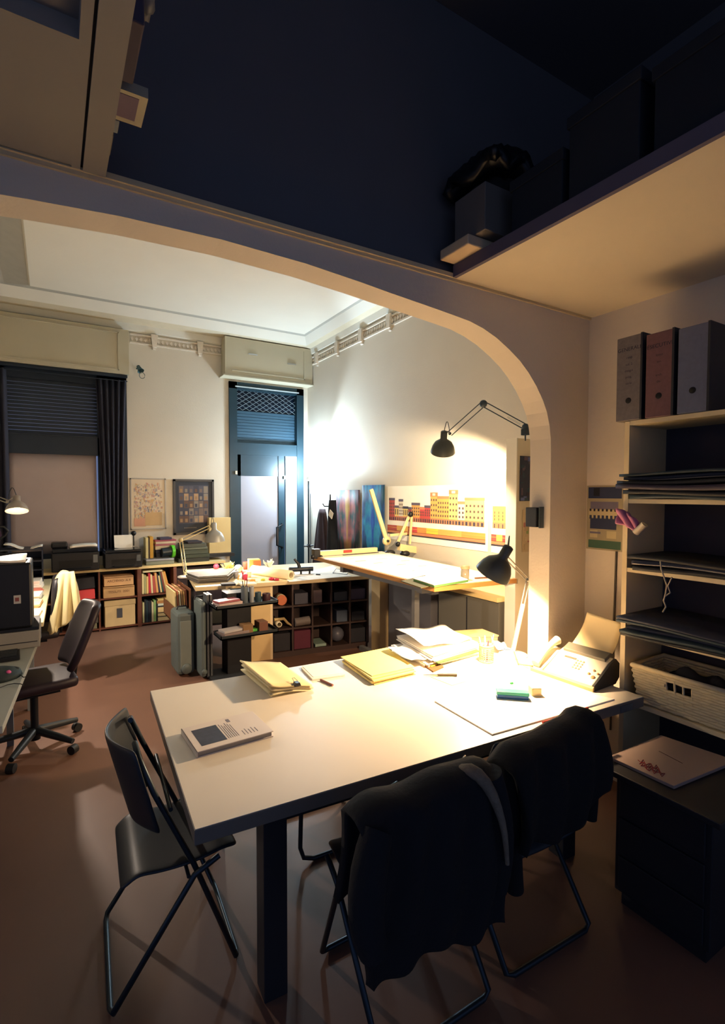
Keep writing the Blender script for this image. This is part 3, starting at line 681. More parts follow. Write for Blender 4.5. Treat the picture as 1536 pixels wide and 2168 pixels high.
# ------------------------------------------------------------ right side: shelf unit, binders, basket, wall things
XS = 2.575; SY1 = 1.520; SY0 = .64; SD = .35
SHW = M('shelf_cream', 'd8c498', .5, var=.05); SHIND = M('shelf_back_dark', '3b3840', .8)
su = thing('shelf_unit', 'tall cream open shelf unit against the right wall beyond the table end', 'shelf', (XS+SD/2, (SY0+SY1)/2, 0))
part('upright', MB().bx(XS, SY1-.025, 0, XS+SD, SY1, 2.12), SHW, su); part('upright', MB().bx(XS, SY0, 0, XS+SD, SY0+.025, 2.12), SHW, su)
for z in (2.10, 1.70, 1.345, 1.01, .655, .30): part('shelf_board', MB().bx(XS+.002, SY0+.025, z, XS+SD, SY1-.025, z+.022), SHW, su)
part('back_panel', MB().bx(XS+SD, SY0, 0, XS+SD+.008, SY1, 2.12), SHIND, su, 'dark back panel')
# archive binders on top
BMS = [M('binder_grey_marble', '6d6562', .6, var=.25, scale=60), M('binder_maroon', '6b4b4d', .6, var=.2, scale=60), M('binder_slate', '5a6076', .6, var=.15, scale=60)]
for i, (ya, yb, zt_, tx, lb_) in enumerate(((1.432, 1.560, 2.55, 'GENERALI', 'grey archive binder with one finger hole, farthest on top of the shelf unit'), (1.285, 1.412, 2.532, 'ESECUTIVI', 'maroon archive binder on top of the shelf unit beside the grey one'), (1.135, 1.265, 2.52, '', 'slate blue archive binder on top of the shelf unit, nearest of the row'))):
    t = thing('archive_binder', lb_, 'binder', (XS+.13, (ya+yb)/2, 2.122), group=None)
    part('case', MB().bx(XS-.015, ya, 2.124, XS+.27, yb, zt_), BMS[i], t, bev=.003)
    part('spine_edge', MB().bx(XS-.018, ya-.004, 2.123, XS+.27, ya+.006, zt_+.003), M('binder_dark_edge', '23262c', .5), t, 'dark edge')
    part('finger_hole', MB().lathe([(0, .002), (.013, .002), (.015, 0)], (XS-.0152, (ya+yb)/2, 2.225), (-1, 0, 0), 20), M('hole_dark', '0e0f12', .8), t)
    if tx:
        mb = MB(); text_mb(mb, tx, .026, (XS-.0155, (ya+yb)/2, zt_-.065), (0, -1, 0), (0, 0, 1), .0006)
        for j in range(5): text_mb(mb, ['1998', 'vol. 2', 'disegni', 'prog.', 'varie'][j] if i == 0 else ['lotto', 'tav.', '', 'arch.', 'dis.'][j], .016, (XS-.0155, (ya+yb)/2, zt_-.11-.032*j), (0, -1, 0), (0, 0, 1), .0006)
        part('spine_print', mb, M('binder_print', '1d2030', .7), t, 'dark lettering')
# folders on the shelves
FD = [M('folder_navy', '1d2438', .6, var=.2), M('folder_black', '15171c', .6), M('folder_teal_dark', '1f3038', .6), M('folder_dark_violet', '2a2236', .6), M('folder_grey_edge', '8d857c', .7)]
def shelf_folders(z0, specs, label, tilt=0):
    mb = MB(); z = z0
    for (ya, yb, t, over, mi) in specs:
        def f(u, v, z=z, ya=ya, yb=yb, over=over): return (XS-over+(SD-.03+over)*v, yb+(ya-yb)*u, z+.006*math.sin(u*6+z*40)+tilt*(u if tilt > 0 else (u)))
        mb.sheet(f, 12, 3, t*1.25, mi); z += t*1.32
    return solo('folder_pile', mb, FD, label, 'folders')
shelf_folders(1.732, [(.72, 1.46, .016, .05, 2), (.72, 1.47, .016, .09, 1), (.72, 1.485, .006, .09, 4), (.72, 1.49, .018, .12, 3), (.72, 1.49, .014, .11, 1), (.74, 1.48, .005, .05, 4), (.72, 1.485, .012, .06, 0), (.72, 1.485, .010, .10, 2)], 'pile of dark document folders on the second shelf from the top')
shelf_folders(1.377, [(.72, 1.455, .016, .02, 1), (.74, 1.45, .004, .03, 4), (.72, 1.46, .018, .02, 0), (.72, 1.465, .014, .05, 1)], 'pile of dark folders tied with string on the third shelf', .0)
shelf_folders(1.042, [(.72, 1.48, .012, .07, 1), (.72, 1.48, .012, .08, 2), (.74, 1.46, .012, .05, 0), (.72, 1.47, .012, .03, 1), (.72, 1.485, .010, .10, 2), (.72, 1.485, .010, .10, 0)], 'spread pile of dark folders on the fourth shelf')
STR = M('string_jute', '9a8f7c', .8)
st0 = onx(1392, 1190, XS-.07)
pts = [onx(u, v, XS-.075) for u, v in ((1399, 1188), (1401, 1205), (1408, 1225), (1413, 1240), (1410, 1258), (1406, 1272), (1411, 1285), (1404, 1296))]
solo('string', MB().tube(pts, .0035, 6).tube([onx(u, v, XS-.078) for u, v in ((1424, 1222), (1415, 1240), (1420, 1255), (1410, 1262))], .003, 6), STR, 'pale string hanging down from the tied folders', 'string')
# wicker basket
bk0 = thing('wicker_basket', 'pale woven wicker basket with a handle hole, on the shelf below the folders', 'basket', (XS+.1, 1.28, .68))
WK = M('wicker_cream', 'c4b490', .7, var=.18, scale=40)
def basket(y0, y1, x0, x1, z0, z1):
    mb = MB(); cor = [(x0, y1), (x0, y0), (x1, y0), (x1, y1)]; per = []
    for i in range(4):
        a, b = V(cor[i]), V(cor[(i+1) % 4]); m_ = 12 if i % 2 == 0 else 9
        for q in range(m_): per.append(a+(b-a)*(q/m_))
    cen = V(((x0+x1)/2, (y0+y1)/2)); rows = 13; npts = len(per)
    for r_ in range(rows):
        z = z0+(z1-z0)*(r_+.5)/rows; k = .88+.12*r_/rows; ring = []
        for i, p in enumerate(per):
            hole = (x0-.01 <= p.x <= x0+.001) and 8 <= r_ <= 10 and abs((p.y-y0)/(y1-y0)-.52) < .10
            q = cen+(p-cen)*k; nrm = (p-cen).normalized()*(.006 if (i+r_) % 2 else -.004); ring.append((q.x+nrm.x, q.y+nrm.y, z, hole))
        seg = []
        for i in range(npts+1):
            p = ring[i % npts]
            if p[3]:
                if len(seg) > 1: mb.tube(seg, .0085, 6)
                seg = []
            else: seg.append(p[:3])
        if len(seg) > 1: mb.tube(seg, .0085, 6)
    for i, p in enumerate(per):
        a = cen+(p-cen)*.88; b = cen+p-cen if False else p
        mb.cyl((a.x, a.y, z0), (b.x, b.y, z1), .005, n=6)
    mb.slab([(cen.x+(c[0]-cen.x)*.87, cen.y+(c[1]-cen.y)*.87, z0+.012) for c in cor][::-1], .01)
    return mb
part('woven_body', basket(.98, 1.455, XS+.005, XS+.30, .682, .860), WK, bk0)
part('rim', MB().tube([(XS+.003, 1.457, .868), (XS+.003, .978, .868), (XS+.302, .978, .868), (XS+.302, 1.457, .868)], .013, 8, 0, True), WK, bk0)
solo('cloth_heap', MB().sheet(lambda u, v: (XS+.05+.20*v, 1.40-.36*u, .80+.07*math.sin(PI*u)*math.sin(PI*v)+.02*math.sin(u*14+v*6)), 16, 10, .012), M('dark_cloth', '20222a', .95), 'dark cloth bundled inside the wicker basket', 'cloth')
# low cabinet with a carton lid
lc = thing('low_cabinet', 'dark low drawer cabinet under the right end of the table, carton on top', 'cabinet', (2.27, 1.12, 0))
DRK = M('dark_cabinet', '1c1e24', .5, var=.15)
part('body', MB().bx(2.06, .86, .06, 2.46, 1.22, .555).bx(2.02, .82, .560, 2.52, 1.26, .585), DRK, lc, bev=.004)
for z in (.08, .245, .41): part('drawer', MB().bx(2.048, .88, z, 2.06, 1.20, z+.14), DRK, lc, bev=.003)
part('plinth', MB().bx(2.08, .88, 0, 2.44, 1.20, .06), DRK, lc)
q = [onz(u, v, .60) for u, v in ((1290, 1601), (1428, 1664), (1560, 1610), (1400, 1556))]
cb = thing('cardboard_carton', 'flat pinkish cardboard carton with red scribble on the low dark cabinet', 'carton', tuple((q[0]+q[2])/2-V((0, 0, .014))))
part('lid', MB().slab([p for p in q], .014), M('cardboard_pink', '978378', .8, var=.06), cb, bev=.002)
sc = MB(); pA = onz(1350, 1608, .6015); 
for j in range(5):
    pts = [onz(1352+j*3+i*5.5, 1609+j*4.0+i*2.1+5*math.sin(i*2.4+j), .6012) for i in range(9)]
    sc.tube(pts, .0016, 4)
part('scribble', sc, M('red_ink', '9c3038', .8), cb, 'red handwritten scribble')
part('flap_seam', MB().tube([onz(1396, 1590, .601), onz(1446, 1616, .601)], .0012, 4), M('seam_brown', '5b4038', .8), cb)
# wall poster (electric looking print) and cable on the near right wall
px0 = onx(1246, 1024, XW-.004); px1 = onx(1320, 1166, XW-.004)
po = MB(); ya, yb = 1.975, 1.735; za, zb = 1.80, 1.40
def pw(y, z, o=.003): return V((XW-o, y, z))
po.bx(XW-.003, yb, zb, XW, ya, za, 0)
def prect(y0_, z0_, y1_, z1_, mi, o): po.bx(XW-o, min(y0_, y1_), z0_, XW-.002, max(y0_, y1_), z1_, mi)
prect(1.965, 1.72, 1.75, 1.79, 1, .0035); prect(1.93, 1.735, 1.89, 1.785, 3, .004); prect(1.95, 1.655, 1.77, 1.70, 2, .0035)
prect(1.96, 1.60, 1.76, 1.65, 4, .0035); prect(1.95, 1.53, 1.78, 1.595, 1, .0035); prect(1.95, 1.475, 1.90, 1.52, 4, .0035); prect(1.84, 1.475, 1.78, 1.52, 4, .0035); prect(1.96, 1.41, 1.75, 1.46, 5, .0035); prect(1.95, 1.50, 1.88, 1.512, 2, .004)
for i in range(7): prect(1.955-.027*i, 1.592, 1.940-.027*i, 1.615, 1, .0042); prect(1.955-.027*i, 1.64, 1.943-.027*i, 1.655, 3, .0042)
solo('wall_poster', po, [M('poster_pale', '9a8f74', .5), M('poster_navy', '2a3350', .5), M('poster_violet', '6b6478', .5), M('poster_black', '15161e', .5), M('poster_cream', 'b9ab84', .5), M('poster_green', '3c5a48', .5)], 'dark blue and cream printed poster on the wall beside the shelf unit', 'poster')
solo('wall_cable', MB().cyl((XW-.006, 1.775, 1.40), (XW-.006, 1.79, .30), .006, n=8), M('cable_grey', '4a443c', .6), 'thin grey cable running down the wall below the poster', 'cable')
# pink pouch hanging at the upright
pp = onx(1335, 1107, XS-.03)
pk = thing('hanging_pouch', 'crumpled pink pouch with a pale metal clasp hanging at the shelf upright', 'pouch', tuple(pp-V((0, 0, .05))))
a = onx(1306, 1092, XS-.03); b = onx(1352, 1118, XS-.03)
part('pouch', MB().sheet(lambda u, v: tuple(a+(b-a)*u+V((0, 0, 1))*(v-.5)*.085*(1-.3*u)+V((-.012*math.sin(u*11+v*7), .0, .012*math.sin(u*3)))), 12, 8, .018), M('pink_foil', 'b06a86', .35, var=.3, scale=30), pk, sub=1)
a2 = onx(1346, 1128, XS-.035); b2 = onx(1366, 1110, XS-.035)
part('clasp', MB().tube([a2, b2], .017, 12), M('clasp_pale', 'e0cdb0', .25, metal=.5), pk, 'pale metal clasp')
# black box switch on the arch jamb
sw = thing('door_phone', 'black wall phone box on the lit inner face of the arch', 'wall phone', (2.59, 2.06, 1.55))
part('case', MB().bx(2.545, 2.035, 1.545, 2.598, 2.115, 1.665), BLACK, sw, bev=.004); part('rim', MB().bx(2.56, 2.022, 1.54, 2.598, 2.030, 1.67), M('phone_rim', '3f4a50', .4), sw)

# ------------------------------------------------------------ things on the lofts
CRT = M('carton_grey', '6b645c', .8, var=.1)
q = [onz(u, v, 2.925) for u, v in ((922, 553), (972, 566), (1030, 540), (960, 520))]
LT = ZL+.062
solo('paper_bundle', MB().slab([(1.70, 1.955, LT+.05), (1.70, 1.76, LT+.05), (2.0, 1.76, LT+.05), (2.0, 1.955, LT+.05)][::-1][::-1], .05), M('bundle_pale', 'cdb592', .8), 'pale paper bundle jutting out over the right loft edge at the arch wall', 'papers', bev=.006)
solo('carton_box', MB().bx(1.745, 1.70, LT+.052, 2.02, 1.90, LT+.27), CRT, 'grey carton box standing on the pale paper bundle', 'carton', bev=.004)
solo('dark_bag', MB().sheet(lambda u, v: (1.72+.38*u, 1.62+.34*v, LT+.32+.12*math.sin(PI*min(1, u*1.1+.05))*math.sin(PI*(v*.8+.1))+.03*math.sin(u*15+v*9)), 18, 14, .05), M('black_bag_film', '101216', .4, var=.3), 'crumpled black plastic bag lying on the grey carton box', 'bag')
for i, (ya, yb, h, c) in enumerate(((1.36, 1.62, .24, '1d2228'), (1.05, 1.33, .34, '20242a'), (.72, 1.00, .30, '1a1f26'), (.40, .68, .42, '262a30'))):
    t = thing('storage_box', ['dark box on the right loft, next to the black bag', 'tall dark box on the right loft, second from the black bag', 'dark box on the right loft, third from the black bag', 'dark box on the right loft, farthest from the black bag'][i], 'box', (1.97, (ya+yb)/2, LT))
    m_ = M('loft_box_%d' % i, c, .8, var=.15)
    part('body', MB().bx(1.83, ya, LT, 2.15, yb, LT+h), m_, t, bev=.004); part('lid', MB().bx(1.822, ya-.008, LT+h-.04, 2.158, yb+.008, LT+h+.006), m_, t, bev=.003)
solo('photo_box', MB().bx(-.02, 1.60, LT+.0, .268, 1.735, LT+.03, 0).bx(.10, 1.615, LT-.0012, .245, 1.715, LT+.001, 1), [M('box_ivory', 'a8a28c', .7), M('box_print_mauve', '6b5d70', .7)], 'ivory box with a mauve picture jutting over the left loft edge', 'box')
solo('loft_book', MB().bx(.0, 1.74, LT, .205, 1.80, LT+.10).bx(.002, 1.742, LT+.1, .19, 1.798, LT+.11), M('book_pale_blue', '7f8790', .7), 'pale book standing at the left loft edge beside the ivory box', 'book')
solo('loft_carton', MB().bx(-.05, 1.82, LT, .196, 1.93, LT+.07), CRT, 'small grey carton at the left loft edge by the arch wall', 'carton', bev=.003)
solo('loft_crate', MB().bx(-.1, 1.36, LT, .222, 1.57, LT+.14), M('crate_mauve', '453f4c', .8, var=.2), 'dark mauve box at the left loft edge, nearer than the ivory box', 'box', bev=.004)
solo('crumpled_wrapper', MB().sheet(lambda u, v: (.16+.10*u, 1.44+.10*v, LT+.17+.03*math.sin(u*9)*math.cos(v*8)), 8, 8, .02), M('wrapper_grey', '5d6168', .5), 'crumpled grey wrapper on top of the dark mauve loft box', 'wrapper')

# ------------------------------------------------------------ right wall of the far room
FY = [(XR, 6.90, 6.29)]
def rwall(u, v): return onx(u, v, XR)
# hanging fabric prints
p1 = stripes('print_gold', ['d8c070', 'c9a25a', 'b06a6a', '2f5a5c', '6b4450', '1c3038', '182028'], scale=1.5)
p2 = stripes('print_blue', ['2a62c0', '1c4fb0', '2a8fb8', '1d3f78', '16485a', '101c30'], scale=2.0)
def cloth_hang(name, y0, y1, z0, z1, m_, lab, amp):
    yc = (y0+y1)/2
    return solo(name, MB().sheet(lambda u, v: (XR-.022-amp*math.sin(u*PI*3)**2, y0+(y1-y0)*u, z0+(z1-z0)*v), 16, 4, .004), m_, lab, 'wall hanging', org=(XR-.02, yc, z0))
cloth_hang('fabric_print', 6.36, 5.72, .9, 1.80, p1, 'gold and red mirrored fabric print hanging beside the coats', .01)
cloth_hang('fabric_print', 5.66, 5.14, .9, 1.86, p2, 'blue mirrored fabric print hanging left of the street drawing', .004)
# street elevation drawings
DRC = [WHITEP] + [M('drawn_'+n, c, .8, var=.05) for n, c in (('roof', '5c5566'), ('brick', 'b0504a'), ('ochre', 'd9a45a'), ('yellow', 'e2c878'), ('red', 'c04848'), ('terracotta', 'c9805c'), ('pale', 'd8cdb8'), ('window', '5a4648'), ('dark', '3a3a4a'), ('orange', 'dc8f4c'), ('gold', 'e6c44a'))]
def street(y_far, y_near, z0, z1, blds, label, seed, shrink=False):
    """sheet on the right wall; u runs from the far (left) end to the near (right) end"""
    mb = MB(); L_ = y_far-y_near; H_ = z1-z0; mb.bx(XR-.004, y_near, z0, XR-.001, y_far, z1, 0)
    def rc(u0, v0, u1, v1, mi, lay): mb.bx(XR-.0045-.0006*lay, y_far-u1*L_, z0+v0*H_, XR-.004, y_far-u0*L_, z0+v1*H_, mi)
    base = .36
    for (u0, u1, h, wall, roof, fl, n_, tower) in blds:
        rc(u0, base, u1, base+h, wall, 1); rc(u0-.002, base+h-.045 if not tower else base+h-.07, u1+.002, base+h, roof, 2)
        gh = .085; rc(u0, base, u1, base+gh, 2 if wall in (2, 5) else 6, 2)
        for k in range(n_):
            c = u0+(u1-u0)*(k+.5)/n_; ww = min(.008, (u1-u0)/n_*.22)
            rc(c-ww*1.3, base+.005, c+ww*1.3, base+gh*.75, 8 if k % 2 else 9, 3)
            for f in range(fl):
                z_ = base+gh+.02+(h-gh-.09)*(f+.15)/fl; rc(c-ww, z_, c+ww, z_+.035, 8, 3)
        if tower: rc(u0+(u1-u0)*.3, base+h-.055, u1-(u1-u0)*.3, base+h-.015, 7, 3)
    bands = [(.0, .12, 2), (.12, .26, 3), (.26, .36, 5), (.36, .46, 10), (.46, .58, 11), (.58, .80, 3), (.80, 1.0, 10)]
    for a, b, c in bands: rc(.0+a*.98, .17, b*.98, .27, c, 1)
    rc(0, .12, .98, .175, 6, 1); rc(.0, .10, .98, .125, 9, 1); rc(0, .225, .98, .232, 3, 2)
    return solo('street_drawing', mb, DRC, label, 'drawing')
bl = [(.02, .09, .42, 2, 1, 4, 3, 0), (.09, .14, .28, 4, 1, 3, 2, 0), (.14, .19, .40, 7, 1, 4, 3, 0), (.19, .25, .27, 4, 9, 3, 3, 0), (.25, .29, .26, 2, 1, 3, 2, 0), (.29, .38, .34, 3, 1, 3, 4, 0),
      (.38, .43, .27, 5, 6, 2, 3, 0), (.43, .49, .30, 5, 1, 3, 3, 0), (.49, .56, .52, 3, 6, 4, 3, 1), (.56, .67, .46, 3, 6, 4, 5, 0), (.67, .75, .56, 4, 6, 4, 3, 1), (.75, .81, .38, 7, 6, 3, 2, 0), (.81, .97, .44, 4, 6, 3, 5, 0)]
street(5.10, 3.44, 1.19, 1.84, bl, 'long coloured drawing of a row of town houses on the right wall', 1)
street(3.40, 2.86, 1.19, 1.84, [(.03, .40, .32, 3, 6, 3, 4, 0), (.42, .98, .50, 4, 6, 4, 4, 0)], 'shorter drawing of yellow houses right of the long drawing, behind the cupboard', 2)
# tall cupboard side with cards
tc_ = thing('tall_cupboard', 'tall narrow white cupboard at the right wall just behind the arch', 'cupboard', (3.42, 2.85, 0))
part('body', MB().bx(3.20, BY, 0, XR-.005, BY+.10, 2.19), M('cupboard_white', 'cbbb9c', .6, var=.05), tc_, bev=.003)
part('edge_strip', MB().bx(3.192, BY-.004, 0, 3.20, BY+.10, 2.19), WHITEL, tc_, 'pale edge strip')
def card(x0, z0, x1, z1, cols, lab, seed, cat='postcard'):
    rnd = random.Random(seed); mb = MB().bx(x0, BY-.010, z0, x1, BY-.005, z1, 0)
    for i in range(26):
        a = rnd.uniform(x0, x1-.02); b = rnd.uniform(z0, z1-.02); mb.bx(a, BY-.0105-.0001*i, b, min(x1, a+rnd.uniform(.01, .05)), BY-.009, min(z1, b+rnd.uniform(.01, .06)), rnd.randrange(len(cols)))
    return solo('postcard', mb, [M('card_'+c, c, .6) for c in cols], lab, cat)
card(3.23, 1.69, 3.385, 2.05, ['2c3040', '56618c', '3a3038', '5c4c54', '2a4048'], 'tall dark picture card pinned high on the cupboard side', 3)
card(3.27, 1.28, 3.40, 1.62, ['bfa884', 'b39c7a', '8a9c60', 'a86c60', 'c4b08c'], 'pale floral card below the dark picture card', 4)
solo('green_tag', MB().bx(3.405, BY-.012, 1.05, 3.435, BY-.005, 1.30), M('tag_green', '2f8a3a', .5), 'narrow bright green tag low on the cupboard side', 'tag')
# grey cabinets under the drawings
gc = thing('plan_cabinet', 'grey cabinet with cream top below the wall drawings', 'cabinet', (3.4, 3.3, 0))
part('body', MB().bx(3.16, 2.88, 0, XR-.01, 3.62, .86), M('cabinet_grey_green', '5d5c54', .6, var=.05), gc, bev=.003)
part('top', MB().bx(3.13, 2.87, .86, XR-.005, 3.64, .90), M('cream_top', 'd9c48a', .5), gc, bev=.003)
part('door_gap', MB().bx(3.157, 3.24, .05, 3.16, 3.25, .84), DRK, gc)
g2 = thing('side_cabinet', 'second grey cabinet in shade under the drawing board', 'cabinet', (3.35, 3.95, 0))
part('body', MB().bx(3.10, 3.66, 0, XR-.02, 4.35, .80), M('cabinet_grey_dark', '55555a', .6, var=.08), g2, bev=.003)
part('handle', MB().bx(3.088, 3.98, .55, 3.10, 4.10, .57), STEEL, g2)
# coats on hooks
hk = thing('coat_hook_rail', 'dark rail with hooks at the wall right of the door', 'hook rail', (3.59, 6.4, 1.75))
part('rail', MB().tube([(3.57, 6.50, 1.74), (3.57, 6.50, 1.55), (3.56, 6.50, 1.30)], .012, 8), BLACKM, hk); part('hook', MB().tube([(3.60, 6.50, 1.56), (3.50, 6.55, 1.56), (3.48, 6.57, 1.60)], .009, 8), BLACKM, hk); part('hook', MB().tube([(3.57, 6.50, 1.48), (3.50, 6.42, 1.49)], .009, 8), BLACKM, hk)
def hang(label, cy, w0, w1, z0, z1, mat_, x=3.50, ph=0):
    def f(u, v):
        k = v**.75; w_ = w0+(w1-w0)*k; a = u*2*PI
        return (x+.075*math.cos(a)*(0.5+.5*k)+.008*math.cos(a*7+ph), cy+w_*.5*math.sin(a)*1.0+.012*math.sin(a*5+ph), z1+(z0-z1)*v)
    return solo('hanging_coat', MB().sheet(f, 40, 16, .006), mat_, label, 'coat')
hang('brown coat hanging in a long taper on the wall hook right of the door', 6.60, .12, .72, .42, 1.52, M('brown_coat_wool', '3a2a2c', .95, var=.2, scale=20), 3.49)
hang('black coat hanging in front of the gold fabric print', 6.00, .12, .26, .55, 1.66, M('black_coat_wool', '141821', .95, var=.2, scale=20), 3.33, 2)
solo('white_card', MB().box((3.268, 5.93, 1.47), (.01, .10, .09), 0, rx=.5), WHITEP, 'small white card stuck out of the black hanging coat', 'card')
# flood lamp on its stand
fl = thing('floor_lamp', 'slim floor lamp with a glaring round cold white bulb in the corner', 'floor lamp', (3.40, 6.88, 0))
part('pole', MB().cyl((3.40, 6.88, .02), (3.40, 6.88, 1.96), .013, n=10), M('pole_dark', '2c3a44', .4, metal=.6), fl); part('base', MB().lathe([(0, 0), (.14, 0), (.14, .012), (.03, .03), (0, .03)], (3.40, 6.88, 0), n=28), M('pole_dark'), fl)
part('clamp', MB().cyl((3.32, 6.88, .95), (3.48, 6.88, .95), .014, n=8).box((3.40, 6.88, .95), (.04, .04, .05)), GREYMET, fl)
part('socket', MB().cyl((3.40, 6.88, 1.94), (3.40, 6.88, 2.01), .03, .036), M('socket_pale', 'c8d0d2', .4), fl)
part('bulb', MB().sph((3.40, 6.88, 2.075), .070, n=20), M('flood_bulb', 'f4fbff', .4, emit=40, ecol=(.75, .92, 1)), fl, 'glaring white bulb')
light('flood_spill', 'POINT', (3.40, 6.88, 2.075), P_FLOOD, COLD, fl, .09)
light('flood_beam', 'SPOT', (3.38, 6.80, 2.10), P_UP, COLD, fl, .06, (3.62, 6.25, 2.42), R(80), .5)
solo('thin_rod', MB().cyl((3.55, 7.1, .03), (3.57, 7.16, 1.75), .007, n=8), M('pole_dark'), 'thin dark rod leaning in the corner beside the floor lamp', 'rod')

# ------------------------------------------------------------ drawing table
DZ1 = 1.08
dt = thing('drafting_table', 'large white drawing board table with wooden edge and pedestal post', 'drafting table', (2.8, 3.6, 0))
dq = [V((2.30, 2.66, DZ1)), V((3.13, 2.60, DZ1)), V((3.22, 4.66, DZ1)), V((2.36, 4.66, DZ1))]
dq = [onz(920, 1243, DZ1), onz(920, 1243, DZ1)+V((.80, -.05, 0)), onz(665, 1178, DZ1)+V((.90, .03, 0)), onz(665, 1178, DZ1)]
part('board', MB().slab(dq, .035), M('board_wood_edge', 'a8763e', .5, var=.15), dt, 'wooden drawing board')
ins = [dq[0]+V((.02, .02, .003)), dq[1]+V((-.02, .02, .003)), dq[2]+V((-.02, -.02, .003)), dq[3]+V((.02, -.02, .003))]
part('board_cover', MB().slab(ins, .003), M('board_cover', 'e6dcc0', .5, var=.03), dt, 'pale board cover')
part('underframe', MB().bx(2.45, 3.0, DZ1-.10, 3.0, 3.06, DZ1-.036).bx(2.45, 4.2, DZ1-.10, 3.0, 4.26, DZ1-.036).bx(2.55, 3.0, DZ1-.12, 2.62, 4.26, DZ1-.07), GREYP, dt)
part('post', MB().bx(2.995, 4.36, 0, 3.17, 4.52, DZ1-.036), M('post_beige', 'b09c74', .5), dt, 'broad beige pedestal post')
part('post', MB().bx(2.62, 3.30, .0, 2.67, 3.34, DZ1-.12), GREYMET, dt, 'thin steel post')
part('foot', MB().bx(2.95, 4.20, 0, 3.0, 4.7, .05), GREYP, dt)
mb = MB()
def on_b(a, b, z=DZ1+.0035): return dq[0]*(1-a)*(1-b)+dq[1]*a*(1-b)+dq[2]*a*b+dq[3]*(1-a)*b+V((0, 0, z-DZ1))
def bpaper(a0, b0, a1, b1, z, t=.001): return MB().slab([on_b(a0, b0, z+t), on_b(a1, b0, z+t), on_b(a1, b1, z+t), on_b(a0, b1, z+t)], t)
dw = thing('technical_drawing', 'large white technical drawing taped over the drawing board', 'drawing', tuple(on_b(.5, .5)))
part('sheet', bpaper(.06, .16, .92, .88, DZ1+.003), WHITEP, dw)
ln = MB()
for (a, b, c, d) in ((.2, .7, .34, .705), (.3, .6, .42, .603), (.5, .72, .66, .715), (.45, .5, .58, .505), (.6, .42, .72, .425), (.68, .6, .8, .605), (.25, .8, .30, .79), (.36, .33, .40, .335), (.7, .3, .78, .305)):
    ln.slab([on_b(a, b, DZ1+.0052), on_b(c, b, DZ1+.0052), on_b(c, d+.008, DZ1+.0052), on_b(a, d+.008, DZ1+.0052)], .0008)
part('drawn_lines', ln, M('sepia_line', 'c9a084', .8), dw, 'sepia drawn details')
gf = MB(); gq = [onz(u, v, DZ1+.03) for u, v in ((876, 1226), (920, 1240), (992, 1228), (945, 1212))]
gf.slab(gq, .014, 0).slab([p+V((.0, .004, .006)) for p in gq], .005, 1)
solo('green_folder', gf, [M('green_card', '4f7a3e'), WHITEP], 'green folder with white sheets at the near corner of the drawing board', 'folder')
gq2 = [p+V((-.07, .06, -.016)) for p in gq]
solo('dark_folder', MB().slab([gq2[0], gq2[1], gq2[2]-V((.1, 0, 0)), gq2[3]-V((.1, 0, 0))], .006), M('olive_card', '4a4a30', .7), 'thin olive folder half under the green folder', 'folder')
gp_ = onz(985, 1225, DZ1+.006)
gl = thing('pencil_glass', 'squat glass jar with a dark lower half on the drawing board', 'jar', tuple(gp_))
part('jar', MB().lathe([(0, 0), (.030, 0), (.033, .02), (.033, .085), (.030, .085), (.030, .01), (0, .008)], gp_, n=24), M('jar_glass', 'c9c2ac', .15, trans=.6), gl)
part('contents', MB().lathe([(0, .01), (.028, .01), (.028, .05), (0, .05)], gp_, n=20), M('dark_contents', '3a2f2c', .6), gl, 'dark contents')
part('jar_lid', MB().lathe([(.033, .078), (.035, .08), (.035, .10), (0, .102)], gp_, n=24), M('lid_tan', 'a58c68', .5), gl)
a = onz(1006, 1224, DZ1+.01); solo('pencil', MB().cyl(a, a+V((.12, -.03, 0)), .006, n=8), M('pencil_brown', '6b4434', .5), 'brown pencil lying right of the glass jar', 'pencil')
# parallel rule and drafting machine
dm = thing('drafting_machine', 'cream drafting machine with rail, pivot arms and black knobs on the board', 'drafting machine', tuple(on_b(.8, .95)))
RULE = M('rule_cream', 'dcc794', .4, var=.04)
r0, r1 = on_b(.0, .975, DZ1+.035), on_b(.86, .965, DZ1+.035)
def bar(a, b, w_, h, mb=None, up=V((0, 0, 1))):
    mb = mb or MB(); d = (b-a).normalized(); s_ = d.cross(up).normalized()*w_/2; u_ = s_.cross(d).normalized()*h/2
    return mb.hexa([a-s_-u_, b-s_-u_, b+s_-u_, a+s_-u_][::1], [a-s_+u_, b-s_+u_, b+s_+u_, a+s_+u_])
part('rail', bar(r0, r1, .05, .05), RULE, dm)
part('rail_ink', bar(r0+(r1-r0)*.42-V((0, .027, -.006)), r0+(r1-r0)*.56-V((0, .027, -.006)), .006, .03), M('red_label', 'b83a34', .5), dm, 'red label')
part('rail_slot', bar(r0+(r1-r0)*.40-V((0, .045, .03)), r1-V((0, .045, .03)), .02, .008), BLACK, dm)
part('rail_knob', MB().box(r0+V((.0, -.0, -.0)), (.07, .07, .10)).sph(r0+V((-.05, -.02, -.03)), .025, n=10).sph(r0+V((.04, -.04, -.035)), .022, n=10), BLACK, dm, 'black rail carriage')
MY = r1.y
def mp(u, v, y=None): return ony(u, v, y or MY)
part('arm', bar(mp(786, 1036), mp(817, 1138), .045, .022, up=V((0, 1, 0))), RULE, dm, 'long cream arm')
part('pivot_disc', MB().lathe([(0, .03), (.05, .03), (.052, 0), (0, 0)], mp(820, 1145)+V((0, .02, 0)), (0, -1, 0), 24), RULE, dm, 'cream pivot disc'); part('pivot_bolt', MB().lathe([(0, .04), (.014, .04), (.014, .02), (0, .02)], mp(820, 1145)+V((0, .01, 0)), (0, -1, 0), 14), DRK, dm)
